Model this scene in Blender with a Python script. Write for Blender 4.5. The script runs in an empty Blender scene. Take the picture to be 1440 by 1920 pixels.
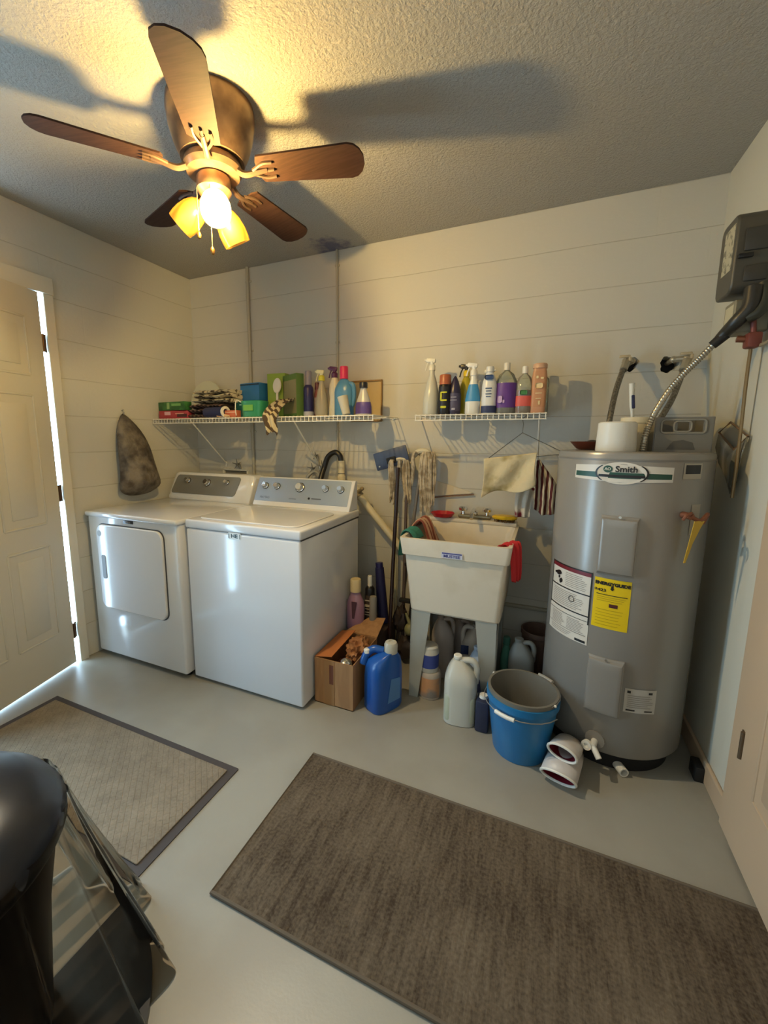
import bpy, bmesh, math, random
from mathutils import Vector, Matrix, noise
R = math.radians
S = bpy.context.scene
COL = S.collection
random.seed(7)
W, H, YF = 3.091, 2.4384, -3.7        # room width, ceiling height, wall behind the camera

# ------------------------------------------------------------------ camera, world, light, exposure
yaw, pit, rol = -0.4155, -0.1516, 0.0038
cy_, sy_, cp_, sp_, cr_, sr_ = math.cos(yaw), math.sin(yaw), math.cos(pit), math.sin(pit), math.cos(rol), math.sin(rol)
F = Vector((sy_*cp_, cy_*cp_, sp_)); R0 = Vector((cy_, -sy_, 0)); U0 = R0.cross(F)
CR = R0*cr_ + U0*sr_; CU = -R0*sr_ + U0*cr_
cam = bpy.data.objects.new('camera', bpy.data.cameras.new('camera')); COL.objects.link(cam)
m = Matrix.Identity(4)
for i in range(3):
    m[i][0] = CR[i]; m[i][1] = CU[i]; m[i][2] = -F[i]
m[0][3], m[1][3], m[2][3] = 2.4396, -2.4483, 1.3084
cam.matrix_world = m
cam.data.sensor_fit = 'HORIZONTAL'; cam.data.sensor_width = 36
cam.data.lens = 780.29/1440*36
cam.data.shift_x = (720-675.34)/1440; cam.data.shift_y = (939.94-960)/1440
cam.data.clip_start = 0.02
S.camera = cam
world = bpy.data.worlds.new('daylight'); S.world = world; world.use_nodes = True
bg = world.node_tree.nodes['Background']; bg.inputs[0].default_value = (0.48, 0.74, 1.0, 1); bg.inputs[1].default_value = 25.0

def area(name, loc, rot, sx, sy, energy, col, portal=False):
    l = bpy.data.lights.new(name, 'AREA'); l.shape = 'RECTANGLE'; l.size = sx; l.size_y = sy
    l.energy = energy; l.color = col
    if portal: l.cycles.is_portal = True
    o = bpy.data.objects.new(name, l); COL.objects.link(o); o.location = loc; o.rotation_euler = rot
    return o
area('doorway_portal', (-0.02, -1.56, 1.03), (0, R(-90), 0), 2.04, 1.10, 1, (1, 1, 1), True)
area('front_fill', (1.9, YF+0.06, 1.5), (R(90), 0, 0), 2.2, 1.5, 6, (0.72, 0.86, 1.0))  # added cool fill lamp; no real source stands behind the camera
S.view_settings.view_transform = 'Standard'; S.view_settings.look = 'None'
S.view_settings.exposure = 0.0; S.view_settings.gamma = 1.0
S.view_settings.use_curve_mapping = False

# ------------------------------------------------------------------ materials
def lin(h):
    if isinstance(h, (tuple, list)): return (h[0], h[1], h[2], 1)
    c = [int(h[i:i+2], 16)/255 for i in (0, 2, 4)]
    return tuple((x/12.92 if x <= .04045 else ((x+.055)/1.055)**2.4) for x in c) + (1,)
MATS = {}
def mat(name, c, rough=.5, metal=0, c2=None, nscale=8, detail=4, lo=.4, hi=.6, bump=0, bscale=60, bdist=.002,
        trans=0, ior=1.45, coat=0, spec=.5, stretch=(1, 1, 1), wave=None):
    if name in MATS: return MATS[name]
    mt = bpy.data.materials.new(name); mt.use_nodes = True; nt = mt.node_tree; N = nt.nodes; L = nt.links
    p = N['Principled BSDF']
    p.inputs['Base Color'].default_value = lin(c); p.inputs['Roughness'].default_value = rough
    p.inputs['Metallic'].default_value = metal; p.inputs['Specular IOR Level'].default_value = spec
    if trans: p.inputs['Transmission Weight'].default_value = trans; p.inputs['IOR'].default_value = ior
    if coat: p.inputs['Coat Weight'].default_value = coat; p.inputs['Coat Roughness'].default_value = .1
    tc = N.new('ShaderNodeTexCoord'); mp = N.new('ShaderNodeMapping'); mp.inputs['Scale'].default_value = stretch
    L.new(tc.outputs['Object'], mp.inputs['Vector'])
    if c2 is not None:
        if wave:
            t = N.new('ShaderNodeTexWave'); t.bands_direction = wave; t.inputs['Scale'].default_value = nscale
            t.inputs['Distortion'].default_value = detail
        else:
            t = N.new('ShaderNodeTexNoise'); t.inputs['Scale'].default_value = nscale; t.inputs['Detail'].default_value = detail
        L.new(mp.outputs[0], t.inputs['Vector'])
        mr = N.new('ShaderNodeMapRange'); mr.inputs[1].default_value = lo; mr.inputs[2].default_value = hi
        L.new(t.outputs[0] if not wave else t.outputs['Fac'], mr.inputs[0])
        mx = N.new('ShaderNodeMix'); mx.data_type = 'RGBA'
        mx.inputs[6].default_value = lin(c); mx.inputs[7].default_value = lin(c2)
        L.new(mr.outputs[0], mx.inputs[0]); L.new(mx.outputs[2], p.inputs['Base Color'])
    if bump:
        t2 = N.new('ShaderNodeTexNoise'); t2.inputs['Scale'].default_value = bscale; t2.inputs['Detail'].default_value = 3
        L.new(mp.outputs[0], t2.inputs['Vector'])
        b = N.new('ShaderNodeBump'); b.inputs['Strength'].default_value = bump; b.inputs['Distance'].default_value = bdist
        L.new(t2.outputs[0], b.inputs['Height']); L.new(b.outputs[0], p.inputs['Normal'])
    MATS[name] = mt
    return mt

def film(name, tint, fac=.25, rough=.08, body=0, bodyc='ffffff'):
    mt = bpy.data.materials.new(name); mt.use_nodes = True; nt = mt.node_tree; N = nt.nodes; L = nt.links
    N.remove(N['Principled BSDF']); out = N['Material Output']
    t = N.new('ShaderNodeBsdfTransparent'); t.inputs[0].default_value = lin(tint)
    g = N.new('ShaderNodeBsdfGlossy'); g.inputs['Roughness'].default_value = rough; g.inputs[0].default_value = (.9, .9, .9, 1)
    lw = N.new('ShaderNodeLayerWeight'); lw.inputs[0].default_value = fac
    mx = N.new('ShaderNodeMixShader'); L.new(lw.outputs['Fresnel'], mx.inputs[0]); L.new(g.outputs[0], mx.inputs[2])
    if body:
        d = N.new('ShaderNodeBsdfDiffuse'); d.inputs[0].default_value = lin(bodyc)
        m2 = N.new('ShaderNodeMixShader'); m2.inputs[0].default_value = body
        L.new(t.outputs[0], m2.inputs[1]); L.new(d.outputs[0], m2.inputs[2]); L.new(m2.outputs[0], mx.inputs[1])
    else:
        L.new(t.outputs[0], mx.inputs[1])
    L.new(mx.outputs[0], out.inputs[0])
    return mt

def wall_mat(name, c, axis='X'):
    """painted concrete block: long bed joints every course, faint head joints, rolled paint"""
    mt = bpy.data.materials.new(name); mt.use_nodes = True; nt = mt.node_tree; N = nt.nodes; L = nt.links
    p = N['Principled BSDF']; p.inputs['Roughness'].default_value = .55; p.inputs['Specular IOR Level'].default_value = .3
    tc = N.new('ShaderNodeTexCoord'); sx = N.new('ShaderNodeSeparateXYZ'); L.new(tc.outputs['Object'], sx.inputs[0])
    def mth(op, a, b=None, c_=None):
        n = N.new('ShaderNodeMath'); n.operation = op
        for i, v in enumerate((a, b, c_)):
            if v is None: continue
            if isinstance(v, (int, float)): n.inputs[i].default_value = v
            else: L.new(v, n.inputs[i])
        return n.outputs[0]
    wob = N.new('ShaderNodeTexNoise'); wob.inputs['Scale'].default_value = 2.5; L.new(tc.outputs['Object'], wob.inputs['Vector'])
    zz = mth('ADD', sx.outputs['Z'], mth('MULTIPLY', mth('SUBTRACT', wob.outputs[0], .5), .012))
    pp = mth('PINGPONG', zz, .1016)                                   # 0 at each joint
    w2 = N.new('ShaderNodeTexNoise'); w2.inputs['Scale'].default_value = 4; L.new(tc.outputs['Object'], w2.inputs['Vector'])
    width = mth('MULTIPLY_ADD', w2.outputs[0], .005, .0002)
    jl = N.new('ShaderNodeMapRange'); jl.inputs[1].default_value = 0; jl.inputs[2].default_value = 1
    L.new(mth('DIVIDE', pp, width), jl.inputs[0])                     # 0 in joint, 1 on face
    br = N.new('ShaderNodeTexBrick'); br.inputs['Scale'].default_value = 1; br.inputs['Brick Width'].default_value = .4064
    br.inputs['Row Height'].default_value = .2032; br.inputs['Mortar Size'].default_value = .005; br.inputs['Mortar Smooth'].default_value = .6
    cb = N.new('ShaderNodeCombineXYZ'); L.new(sx.outputs[axis], cb.inputs[0]); L.new(sx.outputs['Z'], cb.inputs[1]); L.new(cb.outputs[0], br.inputs['Vector'])
    pores = N.new('ShaderNodeTexNoise'); pores.inputs['Scale'].default_value = 55; pores.inputs['Detail'].default_value = 3
    L.new(tc.outputs['Object'], pores.inputs['Vector'])
    h = mth('ADD', mth('MULTIPLY', jl.outputs[0], .9), mth('MULTIPLY', br.outputs['Fac'], -.14))
    h = mth('ADD', h, mth('MULTIPLY', pores.outputs[0], .5))
    b = N.new('ShaderNodeBump'); b.inputs['Strength'].default_value = .45; b.inputs['Distance'].default_value = .003
    L.new(h, b.inputs['Height']); L.new(b.outputs[0], p.inputs['Normal'])
    mx = N.new('ShaderNodeMix'); mx.data_type = 'RGBA'
    cc = lin(c); mx.inputs[6].default_value = (cc[0]*.74, cc[1]*.71, cc[2]*.66, 1); mx.inputs[7].default_value = cc   # grime in the joints
    L.new(jl.outputs[0], mx.inputs[0]); L.new(mx.outputs[2], p.inputs['Base Color'])
    return mt

def ceiling_mat():
    mt = bpy.data.materials.new('popcorn'); mt.use_nodes = True; nt = mt.node_tree; N = nt.nodes; L = nt.links
    p = N['Principled BSDF']; p.inputs['Roughness'].default_value = .9; p.inputs['Specular IOR Level'].default_value = .1
    tc = N.new('ShaderNodeTexCoord')
    n1 = N.new('ShaderNodeTexNoise'); n1.inputs['Scale'].default_value = 95; n1.inputs['Detail'].default_value = 5; n1.inputs['Roughness'].default_value = .65
    L.new(tc.outputs['Object'], n1.inputs['Vector'])
    cr = N.new('ShaderNodeMapRange'); cr.inputs[1].default_value = .38; cr.inputs[2].default_value = .68; L.new(n1.outputs[0], cr.inputs[0])
    b = N.new('ShaderNodeBump'); b.inputs['Strength'].default_value = .75; b.inputs['Distance'].default_value = .006
    L.new(cr.outputs[0], b.inputs['Height']); L.new(b.outputs[0], p.inputs['Normal'])
    # grey water stain round the conduit
    sx = N.new('ShaderNodeVectorMath'); sx.operation = 'DISTANCE'; sx.inputs[1].default_value = (1.19, -.06, H)
    L.new(tc.outputs['Object'], sx.inputs[0])
    n2 = N.new('ShaderNodeTexNoise'); n2.inputs['Scale'].default_value = 22; n2.inputs['Detail'].default_value = 4; L.new(tc.outputs['Object'], n2.inputs['Vector'])
    ad = N.new('ShaderNodeMath'); ad.operation = 'MULTIPLY_ADD'; ad.inputs[1].default_value = .28; L.new(n2.outputs[0], ad.inputs[0]); L.new(sx.outputs['Value'], ad.inputs[2])
    m3 = N.new('ShaderNodeMapRange'); m3.inputs[1].default_value = .18; m3.inputs[2].default_value = .28; L.new(ad.outputs[0], m3.inputs[0])
    mx = N.new('ShaderNodeMix'); mx.data_type = 'RGBA'; mx.inputs[6].default_value = lin('77758a'); mx.inputs[7].default_value = lin('b2aea6')
    L.new(m3.outputs[0], mx.inputs[0]); L.new(mx.outputs[2], p.inputs['Base Color'])
    return mt

M_ceil = ceiling_mat()
M_wallB = wall_mat('block_wall', 'cac6bb', 'X'); M_wallS = wall_mat('block_wall_side', 'c8c5ba', 'Y')
M_plaster = mat('plaster', 'c6c2b2', .6, bump=.15, bscale=120)
M_floor = mat('floor_paint', '949084', .38, c2='8d887c', nscale=3, detail=6, bump=.12, bscale=140, bdist=.0015)
M_trim = mat('trim_paint', 'cfc9b8', .45); M_trimR = mat('trim_paint_warm', 'b8a084', .5)
M_door = mat('door_paint', 'c4beae', .4)
M_app = mat('appliance_white', 'dcdde0', .16, coat=.4); M_appd = mat('appliance_gap', '3a3b40', .6)
M_silver = mat('console_silver', 'a9b2bb', .32, .75); M_dgrey = mat('console_grey', '8d8d8a', .4, .5)
M_chrome = mat('chrome', 'e6e6e6', .12, 1); M_steel = mat('galvanised', 'a8a6a0', .4, .8)
M_white = mat('white_plastic', 'dedbd0', .4); M_wire = mat('white_wire', 'e2ded2', .35)
M_cream = mat('cream_plastic', 'ddd0ae', .4); M_black = mat('black_plastic', '111113', .35); M_dark = mat('dark', '1a1816', .7)
M_brass = mat('brass', '9a7440', .35, .9); M_copper = mat('copper', '8c5a44', .45, .6)

# ------------------------------------------------------------------ mesh builder
ORG = {}
class MB:
    def __init__(s): s.bm = bmesh.new()
    def _xf(s, vs, M):
        for v in vs: v.co = M @ v.co
    def box(s, c, d, rot=None, bev=0, seg=2, taper=None):
        r = bmesh.ops.create_cube(s.bm, size=1); vs = r['verts']
        for v in vs:
            k = 1
            if taper and v.co.z < 0: k = taper
            v.co = Vector((v.co.x*d[0]*k, v.co.y*d[1]*k, v.co.z*d[2]))
        if bev:
            es = {e for v in vs for e in v.link_edges}
            rr = bmesh.ops.bevel(s.bm, geom=list(es), offset=bev, segments=seg, profile=.5, affect='EDGES')
            vs = list({v for f in rr['faces'] for v in f.verts} | {v for v in vs if v.is_valid})
        M = Matrix.Translation(c)
        if rot is not None: M = M @ (rot if isinstance(rot, Matrix) else Matrix.Rotation(rot, 4, 'Z'))
        s._xf(vs, M); return vs
    def lathe(s, prof, c=(0, 0, 0), seg=24, sx=1, sy=1, n=2, rot=None, cap=True):
        M = Matrix.Translation(c)
        if rot is not None: M = M @ rot
        rings = []
        for (r, z) in prof:
            ring = []
            for i in range(seg):
                t = 2*math.pi*i/seg; ct, st = math.cos(t), math.sin(t)
                if n != 2:
                    ct = math.copysign(abs(ct)**(2/n), ct); st = math.copysign(abs(st)**(2/n), st)
                ring.append(s.bm.verts.new(M @ Vector((r*ct*sx, r*st*sy, z))))
            rings.append(ring)
        for a, b in zip(rings, rings[1:]):
            for i in range(seg):
                j = (i+1) % seg
                s.bm.faces.new((a[i], a[j], b[j], b[i]))
        if cap:
            if prof[0][0] > 1e-5: s.bm.faces.new(list(reversed(rings[0])))
            if prof[-1][0] > 1e-5: s.bm.faces.new(rings[-1])
        return s
    def cyl(s, p0, p1, r0, r1=None, seg=14):
        p0, p1 = Vector(p0), Vector(p1); d = p1-p0
        q = d.to_track_quat('Z', 'Y').to_matrix().to_4x4()
        r1 = r0 if r1 is None else r1
        return s.lathe([(r0, 0), (r1, d.length)], p0, seg, rot=q)
    def tube(s, pts, r, seg=8, closed=False, smooth=0):
        pts = [Vector(p) for p in pts]
        if smooth:
            out = []
            n = len(pts); rng = range(n if closed else n-1)
            for i in rng:
                p1, p2 = pts[i], pts[(i+1) % n]
                p0 = pts[i-1] if (i > 0 or closed) else p1*2-p2
                p3 = pts[(i+2) % n] if (i+2 < n or closed) else p2*2-p1
                for k in range(smooth):
                    t = k/smooth
                    out.append(.5*((2*p1)+(p2-p0)*t+(2*p0-5*p1+4*p2-p3)*t*t+(3*p1-p0-3*p2+p3)*t**3))
            if not closed: out.append(pts[-1])
            pts = out
        n = len(pts); rings = []; up = None
        for i in range(n):
            if closed: t = pts[(i+1) % n]-pts[i-1]
            else: t = pts[min(i+1, n-1)]-pts[max(i-1, 0)]
            if t.length < 1e-9: t = Vector((0, 0, 1))
            t.normalize()
            if up is None:
                up = Vector((0, 0, 1)) if abs(t.z) < .9 else Vector((1, 0, 0))
            up = (up-t*up.dot(t))
            if up.length < 1e-6: up = t.orthogonal()
            up.normalize(); sd = t.cross(up)
            rr = r[i] if isinstance(r, (list, tuple)) and len(r) == n else (r if not isinstance(r, (list, tuple)) else r[0]+(r[-1]-r[0])*i/max(1, n-1))
            rings.append([s.bm.verts.new(pts[i]+(up*math.cos(a)+sd*math.sin(a))*rr) for a in [2*math.pi*k/seg for k in range(seg)]])
        m_ = n if closed else n-1
        for i in range(m_):
            a, b = rings[i], rings[(i+1) % n]
            for k in range(seg):
                j = (k+1) % seg
                try: s.bm.faces.new((a[k], a[j], b[j], b[k]))
                except ValueError: pass
        if not closed:
            s.bm.faces.new(list(reversed(rings[0]))); s.bm.faces.new(rings[-1])
        return s
    def ball(s, c, r, sx=1, sy=1, sz=1, sub=3, nz=0, ns=6, rot=None):
        rr = bmesh.ops.create_icosphere(s.bm, subdivisions=sub, radius=1)
        for v in rr['verts']:
            d = 1+(noise.noise(v.co*ns+Vector(c)*7)*nz if nz else 0)
            q = Vector((v.co.x*r*sx, v.co.y*r*sy, v.co.z*r*sz))*d
            if rot is not None: q = rot @ q
            v.co = q+Vector(c)
        return s
    def prism(s, pts, v):
        """closed polygon (3-D points) swept along v"""
        v = Vector(v); a = [s.bm.verts.new(Vector(p)) for p in pts]; b = [s.bm.verts.new(Vector(p)+v) for p in pts]
        s.bm.faces.new(a); s.bm.faces.new(list(reversed(b))); n = len(a)
        for i in range(n):
            j = (i+1) % n; s.bm.faces.new((a[j], a[i], b[i], b[j]))
        return s
    def sheet(s, rows):
        """rows of points -> grid"""
        g = [[s.bm.verts.new(Vector(p)) for p in r] for r in rows]
        for a, b in zip(g, g[1:]):
            for i in range(len(a)-1): s.bm.faces.new((a[i], a[i+1], b[i+1], b[i]))
        return s
    def obj(s, name, m_, parent=None, smooth=True, ang=38, bev=0, solid=0, sub=0, local=False, kind=None, label=None):
        if parent is not None and not local:
            o = Vector(ORG.get(parent.name, (0, 0, 0)))
            for v in s.bm.verts: v.co -= o
        bmesh.ops.recalc_face_normals(s.bm, faces=s.bm.faces)
        me = bpy.data.meshes.new(name); s.bm.to_mesh(me); s.bm.free()
        me.materials.append(m_)
        if smooth:
            me.polygons.foreach_set('use_smooth', [True]*len(me.polygons)); me.set_sharp_from_angle(angle=R(ang))
        ob = bpy.data.objects.new(name, me); COL.objects.link(ob)
        if parent is not None:
            ob.parent = parent; ORG[ob.name] = ORG.get(parent.name, (0, 0, 0))
        if solid:
            md = ob.modifiers.new('thickness', 'SOLIDIFY'); md.thickness = solid; md.offset = 0
        if bev:
            md = ob.modifiers.new('bevel', 'BEVEL'); md.width = bev; md.segments = 2; md.limit_method = 'ANGLE'; md.angle_limit = R(40)
        if sub:
            md = ob.modifiers.new('smooth', 'SUBSURF'); md.levels = sub; md.render_levels = sub
        if kind: ob['kind'] = kind
        if label: ob['label'] = label
        return ob

def thing(name, label, cat, loc=(0, 0, 0), rotz=0, group=None, rot=None):
    o = bpy.data.objects.new(name, None); COL.objects.link(o); o.location = loc
    o.rotation_euler = rot if rot else (0, 0, rotz)
    o.empty_display_size = .05; o['label'] = label; o['category'] = cat
    if group: o['group'] = group
    ORG[o.name] = tuple(loc)
    return o
def tag(o, label, cat, group=None):
    o['label'] = label; o['category'] = cat
    if group: o['group'] = group
    return o
def struct(o): o['kind'] = 'structure'; return o

def text_faces(s, size, place, bm, align='CENTER', bold=0):
    cu = bpy.data.curves.new('t', 'FONT'); cu.body = s; cu.size = size; cu.align_x = align; cu.align_y = 'CENTER'
    cu.resolution_u = 3; cu.offset = bold
    ob = bpy.data.objects.new('t', cu); COL.objects.link(ob)
    dg = bpy.context.evaluated_depsgraph_get(); me = bpy.data.meshes.new_from_object(ob.evaluated_get(dg))
    vs = [bm.verts.new(place(v.co.x, v.co.y)) for v in me.vertices]
    for p in me.polygons:
        try: bm.faces.new([vs[i] for i in p.vertices])
        except ValueError: pass
    bpy.data.objects.remove(ob); bpy.data.curves.remove(cu); bpy.data.meshes.remove(me)

# ------------------------------------------------------------------ room shell
b = MB(); b.box((W/2, YF/2, -.05), (W+.3, -YF+.3, .1)); struct(b.obj('floor', M_floor, smooth=False))
b = MB(); b.box((W/2, YF/2, H+.05), (W+.3, -YF+.3, .1)); struct(b.obj('ceiling', M_ceil, smooth=False))
HOLES = [(2.79, 1.668, .033), (2.945, 1.655, .036)]
def back_wall():
    """block wall with two round pipe holes cut through the face"""
    b = MB(); xs = [-.1, 2.70, 2.868, 3.04, W+.1]; z0, z1 = 1.57, 1.75
    def q(x0, x1, za, zb): b.bm.faces.new([b.bm.verts.new(p) for p in ((x0, 0, za), (x1, 0, za), (x1, 0, zb), (x0, 0, zb))])
    q(xs[0], xs[-1], 0, z0); q(xs[0], xs[-1], z1, H); q(xs[0], xs[1], z0, z1); q(xs[3], xs[4], z0, z1)
    for (hx, hz, hr), x0, x1 in ((HOLES[0], xs[1], xs[2]), (HOLES[1], xs[2], xs[3])):
        n = 24; ang = [2*math.pi*i/n for i in range(n)]
        def sq(a):
            c, s_ = math.cos(a), math.sin(a); k = 1e9
            if c > 1e-9: k = min(k, (x1-hx)/c)
            if c < -1e-9: k = min(k, (x0-hx)/c)
            if s_ > 1e-9: k = min(k, (z1-hz)/s_)
            if s_ < -1e-9: k = min(k, (z0-hz)/s_)
            return (hx+k*c, 0, hz+k*s_)
        for cx, cz in ((x0, z0), (x1, z0), (x1, z1), (x0, z1)): ang.append(math.atan2(cz-hz, cx-hx) % (2*math.pi))
        ang = sorted(set(round(a, 6) for a in ang)); n = len(ang)
        wob = lambda a: hr*(1+.13*math.sin(3*a+hx*9)+.07*math.sin(7*a))
        out = [b.bm.verts.new(sq(a)) for a in ang]; inn = [b.bm.verts.new((hx+wob(a)*math.cos(a), 0, hz+wob(a)*math.sin(a))) for a in ang]
        dp = [b.bm.verts.new((hx+wob(a)*math.cos(a), .09, hz+wob(a)*math.sin(a))) for a in ang]
        for i in range(n):
            j = (i+1) % n
            b.bm.faces.new((out[i], out[j], inn[j], inn[i])); b.bm.faces.new((inn[i], inn[j], dp[j], dp[i]))
    q(-.1, W+.1, 0, .0001)
    b.box((W/2, .14, H/2), (W+.2, .1, H))
    bmesh.ops.remove_doubles(b.bm, verts=b.bm.verts, dist=1e-5)
    return b.obj('wall_back', M_wallB, smooth=False)
wb = struct(back_wall())
for hx, hz, hr in HOLES:
    b = MB(); b.lathe([(hr*1.16, 0), (hr*1.16, .002)], (hx, .088, hz), rot=Matrix.Rotation(R(90), 4, 'X')); b.obj('pipe_hole', M_dark, wb)
# left wall with the doorway
D0, D1, DH = -1.022, -2.09, 2.04
b = MB()
b.box((-.0075, (D0+.05)/2, H/2), (.015, .05-D0, H)); b.box((-.0075, (D1+YF)/2, H/2), (.015, D1-YF, H))
b.box((-.0075, (D0+D1)/2, (H+DH)/2), (.015, D0-D1, H-DH)); struct(b.obj('wall_left', M_wallS, smooth=False))
b = MB(); b.box((W+.05, YF/2, H/2), (.1, -YF+.1, H)); struct(b.obj('wall_right', M_plaster, smooth=False))
b = MB(); b.box((W/2, YF-.05, H/2), (W+.2, .1, H)); struct(b.obj('wall_front', M_plaster, smooth=False))
# left door casing
b = MB(); b.box((.009, D0+.0245, DH/2-.01), (.018, .049, DH+.02)); struct(b.obj('trim_1', M_trim, smooth=False, bev=.003))
b = MB(); b.box((0, -1.80, DH/2), (.03, .045, DH)); b.box((0, -1.945, .05), (.03, .25, .1)); b.box((0, -1.945, DH-.03), (.03, .25, .06)); w1 = struct(b.obj('added_window_1', M_trim, smooth=False, bev=.003))  # unseen sidelight window, added to throw blue daylight onto the washer
b = MB(); b.box((0, -1.945, DH/2), (.004, .25, DH-.15)); b.obj('added_window_pane', film('added_window_glass', 'f6fafa', .1, .02), w1)
b = MB(); b.box((.009, D1-.03, DH/2), (.018, .055, DH)); struct(b.obj('trim_2', M_trim, smooth=False, bev=.003))
b = MB(); b.box((.013, (D0+D1)/2, DH+.042), (.026, D0-D1+.1, .084)); struct(b.obj('trim_3', M_trim, smooth=False, bev=.003))

def door_slab(name, width, height, thick, m_, panels):
    """slab in local x (width) / y (thickness) / z, raised-and-fielded panels on both faces"""
    b = MB(); b.box((width/2, 0, height/2), (width, thick, height))
    for (x0, z0, x1, z1) in panels:
        for sy in (-1, 1):
            y = sy*thick/2; cx, cz = (x0+x1)/2, (z0+z1)/2
            e = .007
            for (c, d) in (((cx, y, z0), (x1-x0, e, .012)), ((cx, y, z1), (x1-x0, e, .012)), ((x0, y, cz), (.012, e, z1-z0)), ((x1, y, cz), (.012, e, z1-z0))):
                b.box(c, d, bev=.004)
            b.box((cx, y, cz), (x1-x0-.09, .007, z1-z0-.09), bev=.003)
    return b.obj(name, m_, smooth=True, ang=30)
dl = struct(door_slab('door_1', .70, 2.022, .035, M_door, [(.09, .22, .32, .72), (.38, .22, .61, .72), (.09, .84, .32, 1.5), (.38, .84, .61, 1.5), (.09, 1.6, .32, 1.88), (.38, 1.6, .61, 1.88)]))
dl.location = (.004, -1.056, .014); dl.rotation_euler = (0, 0, R(-90+15.5))
b = MB(); b.cyl((.64, .018, .95), (.64, .06, .95), .012); b.ball((.64, .075, .95), .026); b.cyl((.64, -.018, .95), (.64, -.06, .95), .012); b.ball((.64, -.075, .95), .026)
kn = b.obj('door_knob', M_brass); kn.parent = dl
for z in (1.79, 1.0, .20):
    b = MB(); b.cyl((.012, -1.043, z-.045), (.012, -1.043, z+.045), .007)
    b.box((.004, -1.034, z), (.004, .02, .09)); b.box((.012, -1.054, z), (.004, .02, .09), rot=R(15))
    for k in (-.03, 0, .03): b.cyl((.006, -1.034, z+k), (.010, -1.034, z+k), .0035)
    h_ = b.obj('door_hinge', mat('hinge_bronze', '5a4028', .35, .8)); h_['kind'] = 'structure'
# right door and casing
b = MB(); b.box((W-.011, -.842, 1.02), (.022, .092, 2.04)); struct(b.obj('trim_4', M_trimR, smooth=False, bev=.004))
b = MB(); b.box((W-.011, -1.76, 1.02), (.022, .09, 2.04)); struct(b.obj('trim_5', M_trimR, smooth=False, bev=.004))
b = MB(); b.box((W-.013, -1.30, 2.085), (.026, 1.04, .09)); struct(b.obj('trim_6', M_trimR, smooth=False, bev=.004))
dr = struct(door_slab('door_2', .815, 2.02, .03, M_trimR, [(.10, .24, .37, .78), (.45, .24, .72, .78), (.10, .9, .37, 1.5), (.45, .9, .72, 1.5), (.10, 1.62, .37, 1.9), (.45, 1.62, .72, 1.9)]))
dr.location = (W-.012, -.895, .012); dr.rotation_euler = (0, 0, R(-90))
for z in (.36, 1.05, 1.8):
    b = MB(); b.cyl((W-.03, -.891, z-.045), (W-.03, -.891, z+.045), .006); b.box((W-.024, -.88, z), (.003, .02, .085))
    h_ = b.obj('door_hinge', mat('hinge_dull', '6d5c48', .5, .7)); h_['kind'] = 'structure'
b = MB(); b.box((W-.007, -.40, .042), (.014, .79, .084)); struct(b.obj('baseboard_right', M_trimR, smooth=False, bev=.005))
b = MB(); b.box((W-.009, -2.75, .042), (.018, 1.88, .084)); struct(b.obj('baseboard_right_rear', M_trimR, smooth=False, bev=.003))
# surface conduits on the back wall
for i, (x, r, zb) in enumerate(((.527, .011, .98), (1.202, .007, .9))):
    b = MB(); b.cyl((x, -r-.002, zb), (x, -r-.002, H), r, seg=10)
    for z in (1.35, 1.9, 2.35): b.box((x, -.004, z), (r*4.2, .008, .014), bev=.002)
    tag(b.obj('conduit', mat('painted_pipe', 'b4ae9c', .5)), ['thicker vertical pipe on the back wall, nearer the left corner', 'thin vertical pipe rising behind the purple-topped bottles to the ceiling stain'][i], 'pipe')

# ------------------------------------------------------------------ ceiling fan
FX, FY = 1.30, -1.165
M_fan = mat('fan_bronze', '8a6f58', .34, .55, c2='6f5745', nscale=14); M_iron = mat('fan_iron', '4e3c30', .5, .2); M_blade = mat('fan_blade', '38251e', .7, spec=.2, c2='2e1d17', nscale=10, stretch=(1, 12, 1))
fan = thing('ceiling_fan', 'brown five-blade ceiling fan with amber glass lamp shades, one bulb lit', 'ceiling fan', (FX, FY, H))
b = MB(); b.lathe([(.146, H), (.148, H-.03), (.142, H-.075), (.128, H-.125), (.112, H-.160), (.108, H-.17), (.06, H-.172), (.0, H-.172)], (FX, FY, 0), 48); b.obj('motor_housing', M_fan, fan)
b = MB(); b.lathe([(.07, H-.165), (.096, H-.175), (.10, H-.195), (.09, H-.212), (.05, H-.218), (0, H-.218)], (FX, FY, 0), 40); b.obj('blade_hub', M_fan, fan)
b = MB(); b.lathe([(.045, H-.21), (.058, H-.225), (.060, H-.265), (.045, H-.285), (.02, H-.30), (0, H-.305)], (FX, FY, 0), 32); b.obj('light_fitter', M_fan, fan)
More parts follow.
